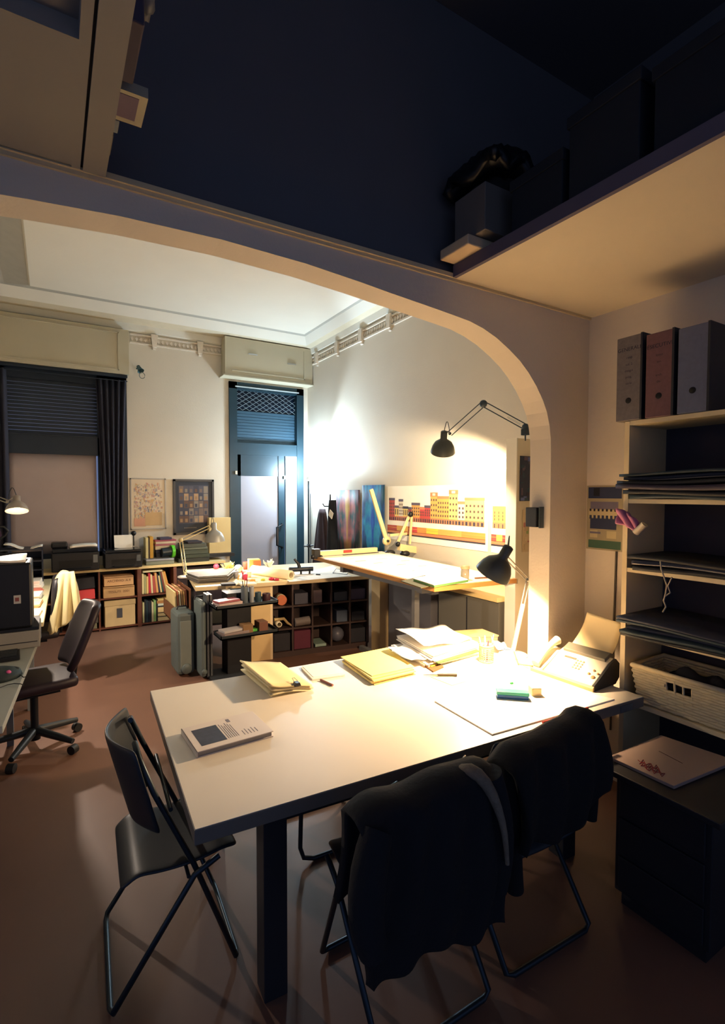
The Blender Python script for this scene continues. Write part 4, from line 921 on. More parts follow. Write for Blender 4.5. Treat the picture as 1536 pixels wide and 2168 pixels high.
part('arm', bar(mp(826, 1133), mp(885, 1128), .028, .018, up=V((0, 1, 0))), RULE, dm); part('arm', bar(mp(843, 1148, MY-.1), mp(866, 1094, MY-.1), .028, .018, up=V((0, 1, 0))), RULE, dm); part('arm', bar(mp(868, 1152, MY-.12), mp(872, 1094, MY-.12), .024, .018, up=V((0, 1, 0))), RULE, dm)
part('arm_knob', MB().sph(mp(870, 1089, MY-.12), .032, n=14), BLACK, dm, 'black knob'); part('arm_knob', MB().sph(mp(843, 1152, MY-.14), .030, n=14), BLACK, dm, 'black knob')
part('weight', bar(mp(845, 1158, MY-.15), mp(892, 1166, MY-.15), .075, .05, up=V((0, 1, 0))), RULE, dm, 'cream counterweight')
part('head_knob', MB().sph(mp(826, 1171, MY-.08)+V((0, 0, .0)), .055, (1.2, 1, .7), 16), BLACK, dm, 'black head knob'); part('head_knob', MB().sph(mp(858, 1172, MY-.16), .052, (1.2, 1, .7), 16), BLACK, dm, 'black head knob')

# ------------------------------------------------------------ central cutting desk
CZ = .823; CR = R(-8); cO = V((1.215, 4.985, 0)); cc, cs_ = math.cos(CR), math.sin(CR)
def cw(x, y, z=CZ): return V((cO.x+cc*x-cs_*y, cO.y+cs_*x+cc*y, z))
cd_ = thing('cutting_desk', 'big cluttered work desk with cubby shelves in the middle of the back room', 'desk', tuple(cO), CR, local=True)
part('worktop', MB().bx(0, 0, CZ-.04, 1.95, 1.22, CZ), M('desk_cream', 'd2bd92', .5, var=.06), cd_, bev=.003)
part('end_panel', MB().bx(.55, .02, 0, .76, .05, CZ-.04), M('panel_tan', 'c8aa78', .5), cd_, 'tan front panel')
part('end_panel', MB().bx(.76, .02, 0, .785, .60, CZ-.04), BEIGE, cd_)
CUB = M('cubby_brown', '40302c', .6, var=.15)
cx0, cx1 = .785, 1.90
for i in range(6): part('cubby_divider', MB().bx(cx0+(cx1-cx0)*i/5-.009, .03, .05, cx0+(cx1-cx0)*i/5+.009, .42, CZ-.04), CUB, cd_)
for z in (.05, .30, .54): part('cubby_shelf', MB().bx(cx0, .032, z-.009, cx1, .42, z+.009), CUB, cd_)
part('plinth', MB().bx(cx0, .04, 0, cx1, .40, .045), CUB, cd_); part('cubby_back', MB().bx(cx0, .42, 0, cx1, .43, CZ-.04), CUB, cd_)
part('leg', MB().bx(.02, .02, 0, .09, .09, CZ-.04), DRK, cd_); part('leg', MB().bx(.02, 1.1, 0, .09, 1.17, CZ-.04), DRK, cd_); part('leg', MB().bx(1.84, 1.1, 0, 1.91, 1.17, CZ-.04), DRK, cd_)
part('side_shelf', MB().bx(.10, .10, .05, .12, .9, CZ-.04).bx(.10, .10, .40, .5, .9, .42), DRK, cd_)
def cthing(name, mb, m_, lab, cat, **k): return solo(name, mb, m_, lab, cat, **k)
cell = lambda i, j: (cx0+(cx1-cx0)*i/5+.012, [.06, .31, .55][j])
def cub(i, j, dx, w_, h, m_, lab, cat, name='carton_box', d=.22, y0=.06):
    x, z = cell(i, j); mb = MB(); q = [cw(x+dx, y0), cw(x+dx+w_, y0), cw(x+dx+w_, y0+d), cw(x+dx, y0+d)]
    mb.hexa([V((p.x, p.y, z)) for p in q], [V((p.x, p.y, z+h)) for p in q]); return solo(name, mb, m_, lab, cat, bev=.004)
for (i, j, dx, w_, h, c, nm, lab, cat) in ((1, 2, .02, .15, .12, '4a4c58', 'carton_box', 'dark grey box in the top cubby, second column', 'box'), (2, 2, .01, .10, .14, '8c7a78', 'carton_box', 'dusty pink box in the top cubby, third column', 'box'),
        (3, 2, .03, .16, .10, '3c4652', 'carton_box', 'slate box in the top cubby, fourth column', 'box'), (4, 2, .01, .18, .12, '44405a', 'carton_box', 'violet box in the top cubby, last column', 'box'),
        (3, 1, .06, .13, .13, '4e5a6c', 'carton_box', 'blue grey box in the middle cubby, fourth column', 'box'), (4, 1, .02, .16, .10, '2d3038', 'carton_box', 'black box in the middle cubby, last column', 'box'),
        (1, 0, .01, .19, .20, '5c2436', 'carton_box', 'dark crimson box in the bottom cubby, second column', 'box'), (0, 0, .01, .18, .19, '2b2a30', 'carton_box', 'near black box in the bottom cubby, first column', 'box'),
        (2, 0, .03, .13, .03, '8fa89c', 'flat_box', 'flat pale green tray in the bottom cubby, third column', 'tray'), (4, 0, .01, .18, .16, '24262e', 'carton_box', 'dark box in the bottom cubby, last column', 'box')):
    cub(i, j, dx, w_, h, M('cub_'+c, c, .7, var=.2), lab, cat, nm)
x, z = cell(0, 2); a = cw(x+.10, .06, z+.06)
rl = thing('tape_roll', 'orange and cream roll in the top left cubby', 'roll', tuple(a-V((0, 0, .06)))); part('roll', MB().cyl(a, a+V((.02, .14, 0)), .055, n=20), M('roll_orange', 'b0603c', .6), rl); part('band', MB().cyl(a+V((.002, .02, 0)), a+V((.012, .09, 0)), .057, n=20), M('roll_cream', 'd9c9a4', .6), rl, 'cream band')
x, z = cell(0, 1); a = cw(x+.06, .02, z+.05)
solo('paper_tube', MB().lathe([(.022, 0), (.030, 0), (.030, .3), (.022, .3), (.022, 0)], a, (.14, .99, 0), 20), CREAMP, 'cream paper tube end in the middle left cubby', 'tube')
solo('kraft_roll', MB().tube([cw(x+.01, .05, z+.10), cw(x+.12, .06, z+.10), cw(x+.16, .06, z+.05), cw(x+.21, .05, z+.015)], [.015, .016, .014, .008], 10), M('kraft', 'b39a68', .7), 'bent kraft strip over the tube in the middle left cubby', 'paper')
x, z = cell(1, 1); a = cw(x+.01, .03, z+.055); b = cw(x+.34, .03, z+.075)
solo('long_roll', MB().cyl(a, a+(b-a)*.5, .045, n=18), M('roll_dull', '6b625c', .6), 'dull grey roll lying in the middle cubby, second column', 'roll')
x, z = cell(3, 0); solo('plastic_bag', MB().sph(cw(x+.10, .16, z+.09), .085, (1, 1, 1), 14), M('bag_grey', '5a5c68', .4), 'greyish bag in the bottom cubby, fourth column', 'bag')
# desk top things
def onc(u, v, z=CZ): return onz(u, v, z)
def cpile(q, n, t, cols, lab, cat, name, jit=.01):
    mb = MB(); paper_pile(mb, [(onc(*p).x, onc(*p).y) for p in q], CZ, n, t, jit, tuple(range(len(cols)))); return solo(name, mb, [M('pile_'+c, c, .8) for c in cols], lab, cat)
cpile([(395, 1226), (420, 1236), (482, 1232), (500, 1216)], 12, .006, ['5c5650', '8a8478', '4c4844'], 'wide stack of dark sheets on the left front of the cluttered desk', 'papers', 'paper_stack', .012)
cpile([(505, 1236), (512, 1240), (545, 1239), (540, 1234)], 2, .008, ['d8cfb0'], 'cream note pad at the front edge of the cluttered desk', 'notes', 'note_pad')
cpile([(468, 1238), (470, 1241), (500, 1240), (497, 1236)], 2, .010, ['26262c'], 'flat black case at the front edge of the cluttered desk', 'case', 'flat_case')
cpile([(600, 1222), (612, 1232), (742, 1220), (705, 1198)], 2, .002, ['f0ece2'], 'wide white drawing spread over the right of the cluttered desk', 'drawing', 'spread_drawing')
cpile([(430, 1212), (432, 1220), (470, 1217), (465, 1209)], 3, .004, ['e8e2d4'], 'small white papers behind the dark sheet stack', 'papers', 'loose_papers')
ra, rb = onc(560, 1207, CZ+.05), onc(617, 1218, CZ+.05)
solo('paper_roll', MB().lathe([(.032, 0), (.050, 0), (.054, .62), (.036, .62), (.032, 0)], rb, (ra-rb)+V((-.18, .30, 0)), 24), M('roll_ivory', 'e8d9b4', .7, var=.03), 'thick ivory paper roll on the cluttered desk', 'paper roll')
bx_ = onc(540, 1214)
ob = thing('orange_box', 'small box with orange front and cream side on the cluttered desk', 'box', tuple(bx_))
part('box', MB().box(bx_+V((0, .03, .085)), (.13, .11, .16), R(-8)), M('box_cream', 'e0c070', .6), ob, bev=.003); part('front_label', MB().box(bx_+V((.018, -.03, .080)), (.085, .012, .135), R(-8)), M('box_orange', 'd07a48', .6), ob, 'orange front')
rk = onc(655, 1203)
rs = thing('stamp_rack', 'black tool rack with a raised dark handle on the cluttered desk', 'rack', tuple(rk))
ra = onc(612, 1206, CZ+.06); rb = onc(663, 1204, CZ+.06)
part('bar', MB().cyl(ra, rb, .028, n=14), M('rack_black', '10161f', .35), rs); part('handle', MB().tube([ra+(rb-ra)*.45+V((0, 0, .01)), ra+(rb-ra)*.38+V((0, 0, .07)), ra+(rb-ra)*.22+V((0, 0, .12))], [.02, .018, .012], 10), M('rack_black'), rs)
for k in (.12, .5, .86): part('foot', MB().cyl(ra+(rb-ra)*k-V((0, 0, .06)), ra+(rb-ra)*k, .012, n=8), M('rack_black'), rs)
tp = onc(617, 1222); solo('dark_disc', MB().cyl(tp+V((0, 0, .035)), tp+V((.02, .05, .035)), .034, n=18), BLACK, 'black round tape end in front of the ivory paper roll', 'tape')
for (u, v, r_, c, sc_, lab, cat, nm) in ((458, 1205, .035, 'c8324a', 1, 'red ball shaped pin cushion at the far left of the cluttered desk', 'pin cushion', 'pin_cushion'), (505, 1212, .05, 'd8c8b0', 1.1, 'cream crumpled bundle in the middle of the cluttered desk', 'bundle', 'bundle'),
        (522, 1205, .045, 'b85a48', 1, 'brick red pot beside the orange fronted box', 'pot', 'pot'), (532, 1207, .04, '2e2430', 1, 'dark round lump left of the orange fronted box', 'ball', 'ball'), (500, 1224, .03, '9aa0a8', 1.3, 'small grey glass beside the dark sheets', 'glass', 'glass_jar'),
        (520, 1228, .026, 'c23a5c', 1.2, 'crimson spool among the clutter', 'spool', 'spool'), (527, 1222, .032, 'e6dcc8', 1, 'white spool behind the crimson spool', 'spool', 'spool'), (575, 1228, .030, 'b8243e', .6, 'red tape roll lying at the right of the clutter', 'tape', 'tape_roll'), (586, 1229, .026, 'a81e3a', .6, 'second red tape roll, right of the first', 'tape', 'tape_roll'),
        (557, 1229, .024, 'b8c040', .7, 'yellow green tape roll left of the red ones', 'tape', 'tape_roll'), (535, 1231, .03, 'd09a4c', .8, 'amber block in the front middle of the clutter', 'block', 'amber_block')):
    p = onc(u, v)
    if sc_ < 1: mb = MB().lathe([(r_*.5, 0), (r_, 0), (r_, r_*.8), (r_*.5, r_*.8), (r_*.5, 0)], p, n=20)
    elif nm in ('pot', 'glass_jar', 'spool'): mb = MB().lathe([(0, 0), (r_*.8, 0), (r_, r_*1.8*sc_), (r_*.9, r_*2*sc_), (r_*.7, r_*1.9*sc_), (0, r_*1.7*sc_)], p, n=18)
    else: mb = MB().sph(p+V((0, 0, r_*.95)), r_, (1, 1, .95), 14)
    solo(nm, mb, M('clutter_'+c, c, .6, var=.25, scale=40), lab, cat)
def crumple(p, r_, col, lab, sd, cat='paper'):
    rnd = random.Random(sd); mb = MB()
    for k in range(7):
        a = rnd.uniform(0, 6.28); b = a+rnd.uniform(.6, 1.5)
        mb.add([p+V((0, 0, .0)), p+V((math.cos(a)*r_, math.sin(a)*r_, r_*rnd.uniform(.7, 1.6))), p+V((math.cos(b)*r_, math.sin(b)*r_, r_*rnd.uniform(.7, 1.6))), p+V((math.cos(b)*r_*.3, math.sin(b)*r_*.3, r_*.3))], [(0, 1, 2), (0, 2, 3), (0, 2, 1), (0, 3, 2)])
    return solo('crumpled_tissue', mb, M('tissue_'+col, col, .8), lab, cat)
crumple(onc(482, 1212), .085, 'e6d49c', 'cream crumpled tissue at the back of the cluttered desk', 5)
crumple(onc(570, 1204), .075, 'f0ead8', 'white crumpled tissue behind the ivory roll', 8)
mb = MB()
for i in range(9):
    a = random.uniform(0, 6.3); r_ = random.uniform(0, .07); p = onc(515, 1226)+V((math.cos(a)*r_, math.sin(a)*r_, 0)); mb.tube([p+V((0, 0, .0)), p+V((random.uniform(-.03, .03), random.uniform(-.03, .03), random.uniform(.04, .09)))], .008, 6, random.randrange(4))
solo('sewing_scraps', mb, [M('scrap_rose', 'c46a6a', .7), M('scrap_white', 'e8e0d0', .7), M('scrap_red', 'a83040', .7), M('scrap_tan', 'd0a468', .7)], 'heap of rose, white and red scraps in the middle of the clutter', 'scraps').__setitem__('kind', 'stuff')
mb = MB(); p0 = onc(575, 1210, CZ+.004)
solo('wire_loop', MB().tube([p0+V((.09*math.cos(a*.35), .06*math.sin(a*.35), 0)) for a in range(19)], .003, 6, 0, True), BLACK, 'thin black wire loop right of the orange fronted box', 'wire')
solo('glasses_case', MB().tube([onc(705, 1213, CZ+.008), onc(735, 1216, CZ+.012), onc(738, 1210, CZ+.008), onc(712, 1204, CZ+.006)], .004, 6, 0, True), GREYMET, 'thin metal loop on the white drawing at the desk right end', 'loop')
solo('eraser', MB().box(onc(674, 1216, CZ+.012), (.05, .018, .012), R(-40)), BLACK, 'small black stick on the wide white drawing', 'eraser')
# second anglepoise, on the cluttered desk
b_ = onc(393, 1222)
l2 = arm_lamp('desk_lamp', 'cream anglepoise lamp with pale shade on the left corner of the cluttered desk', b_, b_+V((0, 0, .04)), ony(383, 1143, b_.y+.05), ony(447, 1114, b_.y+.05), ony(455, 1146, b_.y+.03), (-.05, -.02, 1), .115, .21,
    (M('shade_pale_grey', '9a9c9a', .4, metal=.2), SHIN, M('arm_cream', 'c8b98c', .4)), P_DESK, SOFTW, off=.016)
# ---- trolley with two trays and the grey cases
tro = thing('tray_trolley', 'black trolley with two open trays standing before the cluttered desk', 'trolley', (1.55, 4.55, 0))
part('column', MB().bx(1.42, 4.62, .02, 1.66, 4.80, .80), M('trolley_black', '101217', .5), tro, bev=.004)
part('base', MB().bx(1.25, 4.40, .0, 1.72, 4.82, .03), M('trolley_base', '26292e', .5), tro)
for z, x0_, x1_ in ((.70, 1.26, 1.86), (.42, 1.30, 1.86)):
    part('tray', MB().bx(x0_, 4.42, z, x1_, 4.66, z+.012).bx(x0_, 4.42, z, x1_, 4.428, z+.035).bx(x0_, 4.652, z, x1_, 4.66, z+.035).bx(x0_, 4.42, z, x0_+.008, 4.66, z+.035).bx(x1_-.008, 4.42, z, x1_, 4.66, z+.035), M('tray_dark', '22282c', .4), tro)
for i in range(2): part('upright', MB().bx(1.24+.02*i, 4.66, .02, 1.27+.02*i, 4.80, .80), M('trolley_side', '4a4e52', .4), tro)
tray = [(1.40, .713, 'magazine', 'b09a94', (.24, .14, .03)), (1.39, .745, 'magazine', '8a4a50', (.22, .12, .02)), (1.785, .713, 'tin', '3c2024', (.08, .08, .07)), (1.70, .713, 'tin', '2c4048', (.06, .06, .09)), (1.635, .713, 'canister', '8c9094', (.045, .045, .15)), (1.565, .713, 'canister', '4e565c', (.065, .065, .16)),
        (1.45, .433, 'magazine', '7c6c68', (.26, .16, .03)), (1.44, .465, 'magazine', 'a09a98', (.22, .12, .02)), (1.58, .433, 'carton', '7a5c3c', (.10, .10, .08)), (1.73, .433, 'carton', '6a4434', (.09, .12, .09)), (1.66, .433, 'green_scrap', '5cb84a', (.07, .05, .025))]
labs = ['open magazine on the upper trolley tray', 'red magazine on top of the other on the upper trolley tray', 'dark red tin at the right of the upper trolley tray', 'teal tin in the middle of the upper trolley tray', 'slim steel canister on the upper trolley tray', 'wide grey canister full of pens on the upper trolley tray',
        'pile of grey brown magazines on the lower trolley tray', 'pale magazine topmost on the lower trolley tray', 'tan carton on the lower trolley tray', 'brown carton at the right of the lower trolley tray', 'bright green scrap on the lower trolley tray']
for (x, z, nm, c, d), lb_ in zip(tray, labs):
    p = V((x, 4.54, z+.001))
    if nm in ('tin', 'canister'): mb = MB().lathe([(0, 0), (d[0]/2, 0), (d[0]/2, d[2]), (d[0]/2*.9, d[2]), (d[0]/2*.85, d[2]*.7), (0, d[2]*.7)], p, n=18)
    else: mb = MB().box(p+V((0, 0, d[2]/2)), d, R(12 if nm == 'magazine' else 3))
    solo(nm, mb, M('tray_'+c, c, .5, var=.2), lb_, nm.replace('_', ' '), bev=.002)
for i, dx in enumerate((-.012, .0, .014, .004)):
    solo('pencil', MB().cyl((1.565+dx, 4.54+.008*(i-1.5), .83), (1.565+dx*2.2, 4.54+.012*(i-1.5), .93), .004, n=6), M('pencil_'+'abcd'[i], ['3a3c44', 'b8a878', '6a2c34', '8a8c90'][i], .5), ['black pencil leaning left in the wide grey canister', 'tan pencil in the middle of the wide grey canister', 'maroon pencil leaning right in the wide grey canister', 'grey pencil at the back of the wide grey canister'][i], 'pencil')
CASE = M('case_grey_green', '5f6a68', .5, var=.06)
def case(x0_, x1_, y0_, y1_, z1_, lab):
    t = thing('hard_case', lab, 'case', ((x0_+x1_)/2, (y0_+y1_)/2, 0))
    part('shell', MB().bx(x0_, y0_, .02, x1_, y1_, z1_), CASE, t, bev=.035)
    part('panel', MB().bx(x0_+.03, y0_-.006, .08, x1_-.03, y0_+.01, z1_-.08), M('case_panel', '7c8680', .5), t, 'paler raised panel', bev=.005)
    wr = min(.05, (x1_-x0_)/2-.002); part('wheel', MB().lathe([(0, 0), (wr*.9, 0), (wr, .01), (wr*.9, .02), (0, .02)], ((x0_+x1_)/2, y0_-.02, .08), (0, 1, 0), 20), CASE, t)
    part('handle', MB().tube([((x0_+x1_)/2-.05, (y0_+y1_)/2, z1_), ((x0_+x1_)/2-.04, (y0_+y1_)/2, z1_+.03), ((x0_+x1_)/2+.04, (y0_+y1_)/2, z1_+.03), ((x0_+x1_)/2+.05, (y0_+y1_)/2, z1_)], .008, 8), DRK, t)
case(1.00, 1.17, 4.83, 5.15, .62, 'grey green hard case standing at the left end of the cluttered desk')
case(1.180, 1.237, 4.66, 4.94, .74, 'taller thin grey case squeezed between the hard case and the trolley')
# magazine rack on the desk's left side
mr = thing('magazine_rack', 'tan rack of magazines hanging at the left side of the cluttered desk', 'rack', (1.18, 5.35, .40))
part('rack', MB().bx(1.205, 5.15, .44, 1.212, 5.75, .78).bx(1.05, 5.15, .43, 1.212, 5.75, .44).bx(1.05, 5.15, .43, 1.055, 5.75, .60), M('rack_brown', '7a5038', .5), mr)
for i in range(6): solo('magazine', MB().box((1.075+.021*i, 5.45, .60+.012*(i % 2)), (.014, .46, .30), 0, ry=R(-3)), M('mag_%d' % i, ['d9c48c', 'a86a4a', 'e0d4a8', 'b08a5c', 'c9a468', '8c5a44'][i], .7), 'magazine with %s spine in the tan rack, %s from the left' % (['cream', 'rust', 'ivory', 'tan', 'sand', 'brown'][i], ['first', 'second', 'third', 'fourth', 'fifth', 'last'][i]), 'magazine', 'magazines in the rack')

# ------------------------------------------------------------ low shelf along the back wall
SF = 6.98; SB = 7.32
lw = thing('low_bookcase', 'long low brown bookcase with cream top under the back wall', 'bookcase', (1.0, 7.15, 0))
part('top_board', MB().bx(-.9, SF-.03, .765, 2.12, SB, .80), M('bookcase_top', 'd6c08a', .5, var=.05), lw, bev=.003)
for x in (-.88, -.45, .02, .50): part('divider', MB().bx(x-.010, SF, 0, x+.010, SB, .765), WOODD, lw)
part('divider', MB().bx(.95, SF-.005, 0, 1.0, SB, .765), WOODD, lw, 'double thick divider')
for x in (1.42, 1.44): part('divider', MB().bx(x-.010, SF, 0, x+.010, SB, .765), WOODD, lw)
part('shelf_board', MB().bx(-.88, SF+.005, .395, .95, SB, .413), WOODD, lw); part('shelf_board', MB().bx(1.0, SF+.005, .395, 1.44, SB, .413), WOODD, lw)
part('floor_board', MB().bx(-.88, SF+.005, .02, 1.44, SB, .038), WOODD, lw); part('back_panel', MB().bx(-.88, SB-.01, .02, 1.44, SB, .765), M('bookcase_back', '2a2426', .8), lw, 'dark back')
part('radiator_grille', MB().bx(1.46, SF+.1, .05, 2.1, SB, .74), M('dark_recess', '2c2024', .8), lw)
# printers
def printer(label, x0_, x1_, y0_, h, has_tray):
    t = thing('inkjet_printer', label, 'printer', ((x0_+x1_)/2, y0_+.18, .80))
    z = .802; part('body', MB().bx(x0_, y0_, z, x1_, y0_+.34, z+h*.72), BLACK, t, bev=.012)
    part('scanner_lid', MB().bx(x0_+.01, y0_+.01, z+h*.73, x1_-.01, y0_+.33, z+h*.86), M('printer_gloss', '1b1f24', .2), t, bev=.008)
    part('output_slot', MB().bx(x0_+.08, y0_-.004, z+h*.16, x1_-.08, y0_+.004, z+h*.42), M('slot_dark', '060708', .6), t); part('output_tray', MB().bx(x0_+.10, y0_-.07, z+h*.10, x1_-.10, y0_, z+h*.14), M('printer_gloss'), t)
    part('button_panel', MB().bx(x1_-.07, y0_-.005, z+h*.3, x1_-.02, y0_, z+h*.6), GREYP, t)
    if has_tray: part('feeder', MB().bx(x0_+.0, y0_+.14, z+h*.86, x0_+.18, y0_+.34, z+h*1.08), BLACK, t, bev=.02)
    return t
printer('black inkjet printer below the window with white paper lying on its lid', -.02, .50, 6.88, .32, True)
printer('black inkjet printer below the curtain with a white sheet standing behind', .56, 1.0, 6.88, .27, False)
solo('paper_stack', MB().sheet(lambda u, v: (.18+.30*u, 6.91+.26*v, 1.088+.02*math.sin(u*2+.3)), 8, 4, .022), WHITEP, 'white paper stack on the lid of the printer below the window', 'papers')
solo('standing_sheet', MB().hexa([(.70, 7.15, 1.04), (.92, 7.15, 1.02), (.92, 7.152, 1.02), (.70, 7.152, 1.04)], [(.70, 7.20, 1.20), (.92, 7.20, 1.20), (.92, 7.202, 1.20), (.70, 7.202, 1.20)]), WHITEP, 'white sheet standing in the feeder of the printer below the curtain', 'paper')
solo('webcam', MB().sph((.955, 7.30, 1.21), .035, n=10).cyl((.955, 7.30, 1.04), (.955, 7.30, 1.2), .008), BLACK, 'small dark knob on a stalk behind the standing sheet', 'knob')
# things on the bookcase
sc_ = thing('flat_scanner', 'grey flat scanner on the bookcase right of the printers', 'scanner', (1.23, 7.1, .80))
part('body', MB().bx(1.06, 6.98, .802, 1.42, 7.22, .85), M('scanner_grey', '747a6c', .5), sc_, bev=.008); part('lid', MB().bx(1.06, 6.98, .852, 1.42, 7.22, .875), M('scanner_lid', '9a9ca4', .4), sc_, bev=.006)
for i, (x, w_, h, c, n_) in enumerate(((1.08, .035, .28, 'd9cf98', 'pale'), (1.115, .02, .27, '4a4038', 'dark brown'), (1.135, .045, .29, 'd0a040', 'mustard'))):
    solo('book', MB().bx(x, 7.12, .877, x+w_-.002, 7.30, .877+h), M('bk_'+c, c, .6), n_+' book standing upright on the bookcase behind the grey scanner', 'book', 'upright books behind the scanner', bev=.002)
for i, (h, c, w_, n_) in enumerate(((.045, '2a2c3c', .24, 'dark'), (.05, 'c8b898', .26, 'cream'), (.025, 'a86470', .27, 'rose'), (.03, 'd0c0a8', .26, 'ivory'), (.02, '9a4a5c', .28, 'crimson'), (.03, '34304a', .16, 'indigo'))):
    z = .877+.06+sum(k[0] for k in ((.045,), (.05,), (.025,), (.03,), (.02,), (.03,))[:i])+.002*i
    solo('book', MB().box((1.34, 7.22, z+h/2), (w_, .16, h), R(2*i-4)), M('bk_'+c, c, .6), '%s book in the flat pile behind the green disc, %s from the bottom' % (n_, ['first', 'second', 'third', 'fourth', 'fifth', 'sixth'][i]), 'book', 'flat pile of books', bev=.002)
solo('book_rest', MB().bx(1.22, 7.14, .877, 1.46, 7.30, .937), M('bk_black', '1a1c22', .6), 'black flat box under the pile of books', 'box')
gd_ = thing('green_disc', 'bright green disc standing before the flat pile of books', 'disc', (1.42, 7.08, .88)); part('disc', MB().cyl((1.40, 7.09, .96), (1.44, 7.095, .96), .085, n=28), M('lime_green', '5cc42c', .4), gd_)
part('hub', MB().cyl((1.28, 7.08, .95), (1.40, 7.09, .96), .06, n=20), M('hub_dark', '1e2a34', .4), gd_, 'dark drum')
for i, (z, h, c, w_, n_) in enumerate(((.802, .055, '2c2e28', .42, 'black'), (.859, .05, '3c4438', .40, 'olive'), (.911, .06, '4c5448', .38, 'moss'), (.973, .03, '70786c', .36, 'sage'), (1.005, .05, '5a6058', .33, 'grey green'), (1.057, .03, '38343c', .2, 'charcoal'))):
    solo('portfolio', MB().box((1.70+.01*(i % 2), 7.15, z+h/2), (w_, .26, h-.002), R(1.5*(i % 3)-1)), M('pf_'+c, c, .7), '%s portfolio in the dark stack at the bookcase right end, %s from the bottom' % (n_, ['first', 'second', 'third', 'fourth', 'fifth', 'topmost'][i]), 'portfolio', 'stacked portfolios', bev=.003)
# cream box panel beside the door
bp_ = thing('cream_panel_box', 'cream panel box standing beside the door frame above the bookcase', 'panel', (2.12, 7.26, .86))
part('panel', MB().bx(1.96, 7.20, .885, 2.28, 7.30, 1.40), M('panel_cream', 'd9c088', .6, var=.04), bp_, bev=.003); part('bracket', MB().bx(1.94, 7.195, 1.10, 1.97, 7.21, 1.20), BLACKM, bp_); part('shelf', MB().bx(1.90, 7.1, .84, 2.30, 7.30, .885), DRK, bp_)
# cells of the bookcase
ab_ = [(.56, .92, .56, .13, 'c9a070', 'tan archive carton with dark lettering, lower of two in the bookcase'), (.55, .90, .70-.0, .0, '', '')]
for i, (z, h, c, lb_) in enumerate(((.415, .145, 'c09868', 'tan archive carton in the upper middle cell, lower of the two'), (.565, .125, 'd0a474', 'tan archive carton in the upper middle cell, upper of the two'))):
    t = thing('archive_carton', lb_, 'carton', (.73, 7.1, z)); part('carton', MB().bx(.545+.01*i, SF+.01, z, .915-.01*i, 7.25, z+h-.006), M('ac_'+c, c, .7), t, bev=.004)
    mb = MB(); text_mb(mb, ['TESSUTI  2001', 'ARCHIVIO  A.4'][i], .042, (.73, SF+.009, z+h*.5), (1, 0, 0), (0, 0, 1), .001); part('lettering', mb, M('sepia_print', '6b4a38', .8), t, 'brown lettering'); part('lid_line', MB().bx(.55, SF+.004, z+h-.022, .91, SF+.01, z+h-.016), M('lid_line_tan', '7a5a3c', .8), t)
t = thing('archive_carton', 'large cream carton with a small dark picture, lower middle cell', 'carton', (.73, 7.1, .04)); part('carton', MB().bx(.56, SF+.01, .04, .92, 7.25, .37), M('ac_cream', 'd2b684', .7), t, bev=.004); part('picture', MB().bx(.70, SF+.004, .15, .765, SF+.01, .27), M('small_picture', '4c4c50', .6), t, 'dark picture'); part('lid', MB().bx(.555, SF+.003, .31, .925, 7.25, .375), M('ac_cream2', 'c4a878', .7), t)
solo('red_box', MB().box((.30, SF+.12, .480), (.30, .2, .12), R(0), ry=R(-2)), M('coral_red', 'd8484c', .6), 'bright coral red box in the upper left cell of the bookcase', 'box', bev=.003)
solo('black_folio', MB().box((.30, SF+.14, .62), (.30, .2, .14), R(0), ry=R(-3)), M('folio_dark', '26262c', .7), 'dark folio stack above the coral red box', 'folio', bev=.003)
for i, (z, h, c, n_) in enumerate(((.04, .07, '7c7458', 'khaki'), (.112, .08, '5a5448', 'brown'), (.194, .05, 'a8966c', 'sand'), (.246, .06, '3a3834', 'dark'), (.308, .035, 'e0d2a0', 'cream'))):
    solo('document_stack', MB().box((.32, SF+.13, z+h/2), (.30+.03*(i % 2), .22, h-.003), R(i-2)), M('ds_'+c, c, .8), '%s document bundle in the lower left cell, %s from the bottom' % (n_, ['first', 'second', 'third', 'fourth', 'topmost'][i]), 'documents', 'bundles in the lower left cell', bev=.002)
ordn = ['first', 'second', 'third', 'fourth', 'fifth', 'sixth', 'seventh', 'eighth', 'ninth', 'tenth', 'eleventh', 'twelfth', 'thirteenth', 'fourteenth']
bc_ = [('e0d09c', .026, 'cream'), ('a8a878', .026, 'sage'), ('d8b878', .028, 'sand'), ('b83040', .030, 'crimson'), ('e0d0a0', .026, 'ivory'), ('a84c44', .036, 'brick'), ('d09c60', .030, 'amber'), ('2c2c44', .020, 'indigo'), ('dcc890', .022, 'straw'), ('2c5450', .020, 'teal'), ('7a3c34', .026, 'russet'), ('c8b078', .020, 'khaki'), ('d0984c', .034, 'ochre')]
x = 1.012
for i, (c, w_, n_) in enumerate(bc_):
    ang = R(0 if i < 3 else -(i-2)*1.3); h = .27-.02*(i % 3) if i < 9 else .28
    cx_ = x+w_/2+abs(math.sin(ang))*h*.5*.0
    base = V((cx_, SF+.14, .414)); mb = MB().box(base+V((-math.sin(-ang)*h/2*1.0, 0, h/2+.004)), (w_-.003, .19, h), 0, ry=ang)
    solo('book', mb, M('bc_'+c, c, .6), '%s book, %s from the left of the leaning row in the upper right cell' % (n_, ordn[i]), 'book', 'leaning row of books', bev=.0015); x += w_+.0015
solo('book', MB().box((1.15, SF+.14, .712), (.25, .18, .02), 0), M('bc_flat', 'd8d0a8', .7), 'pale book lying flat on top of the leaning row', 'book')
x = 1.012
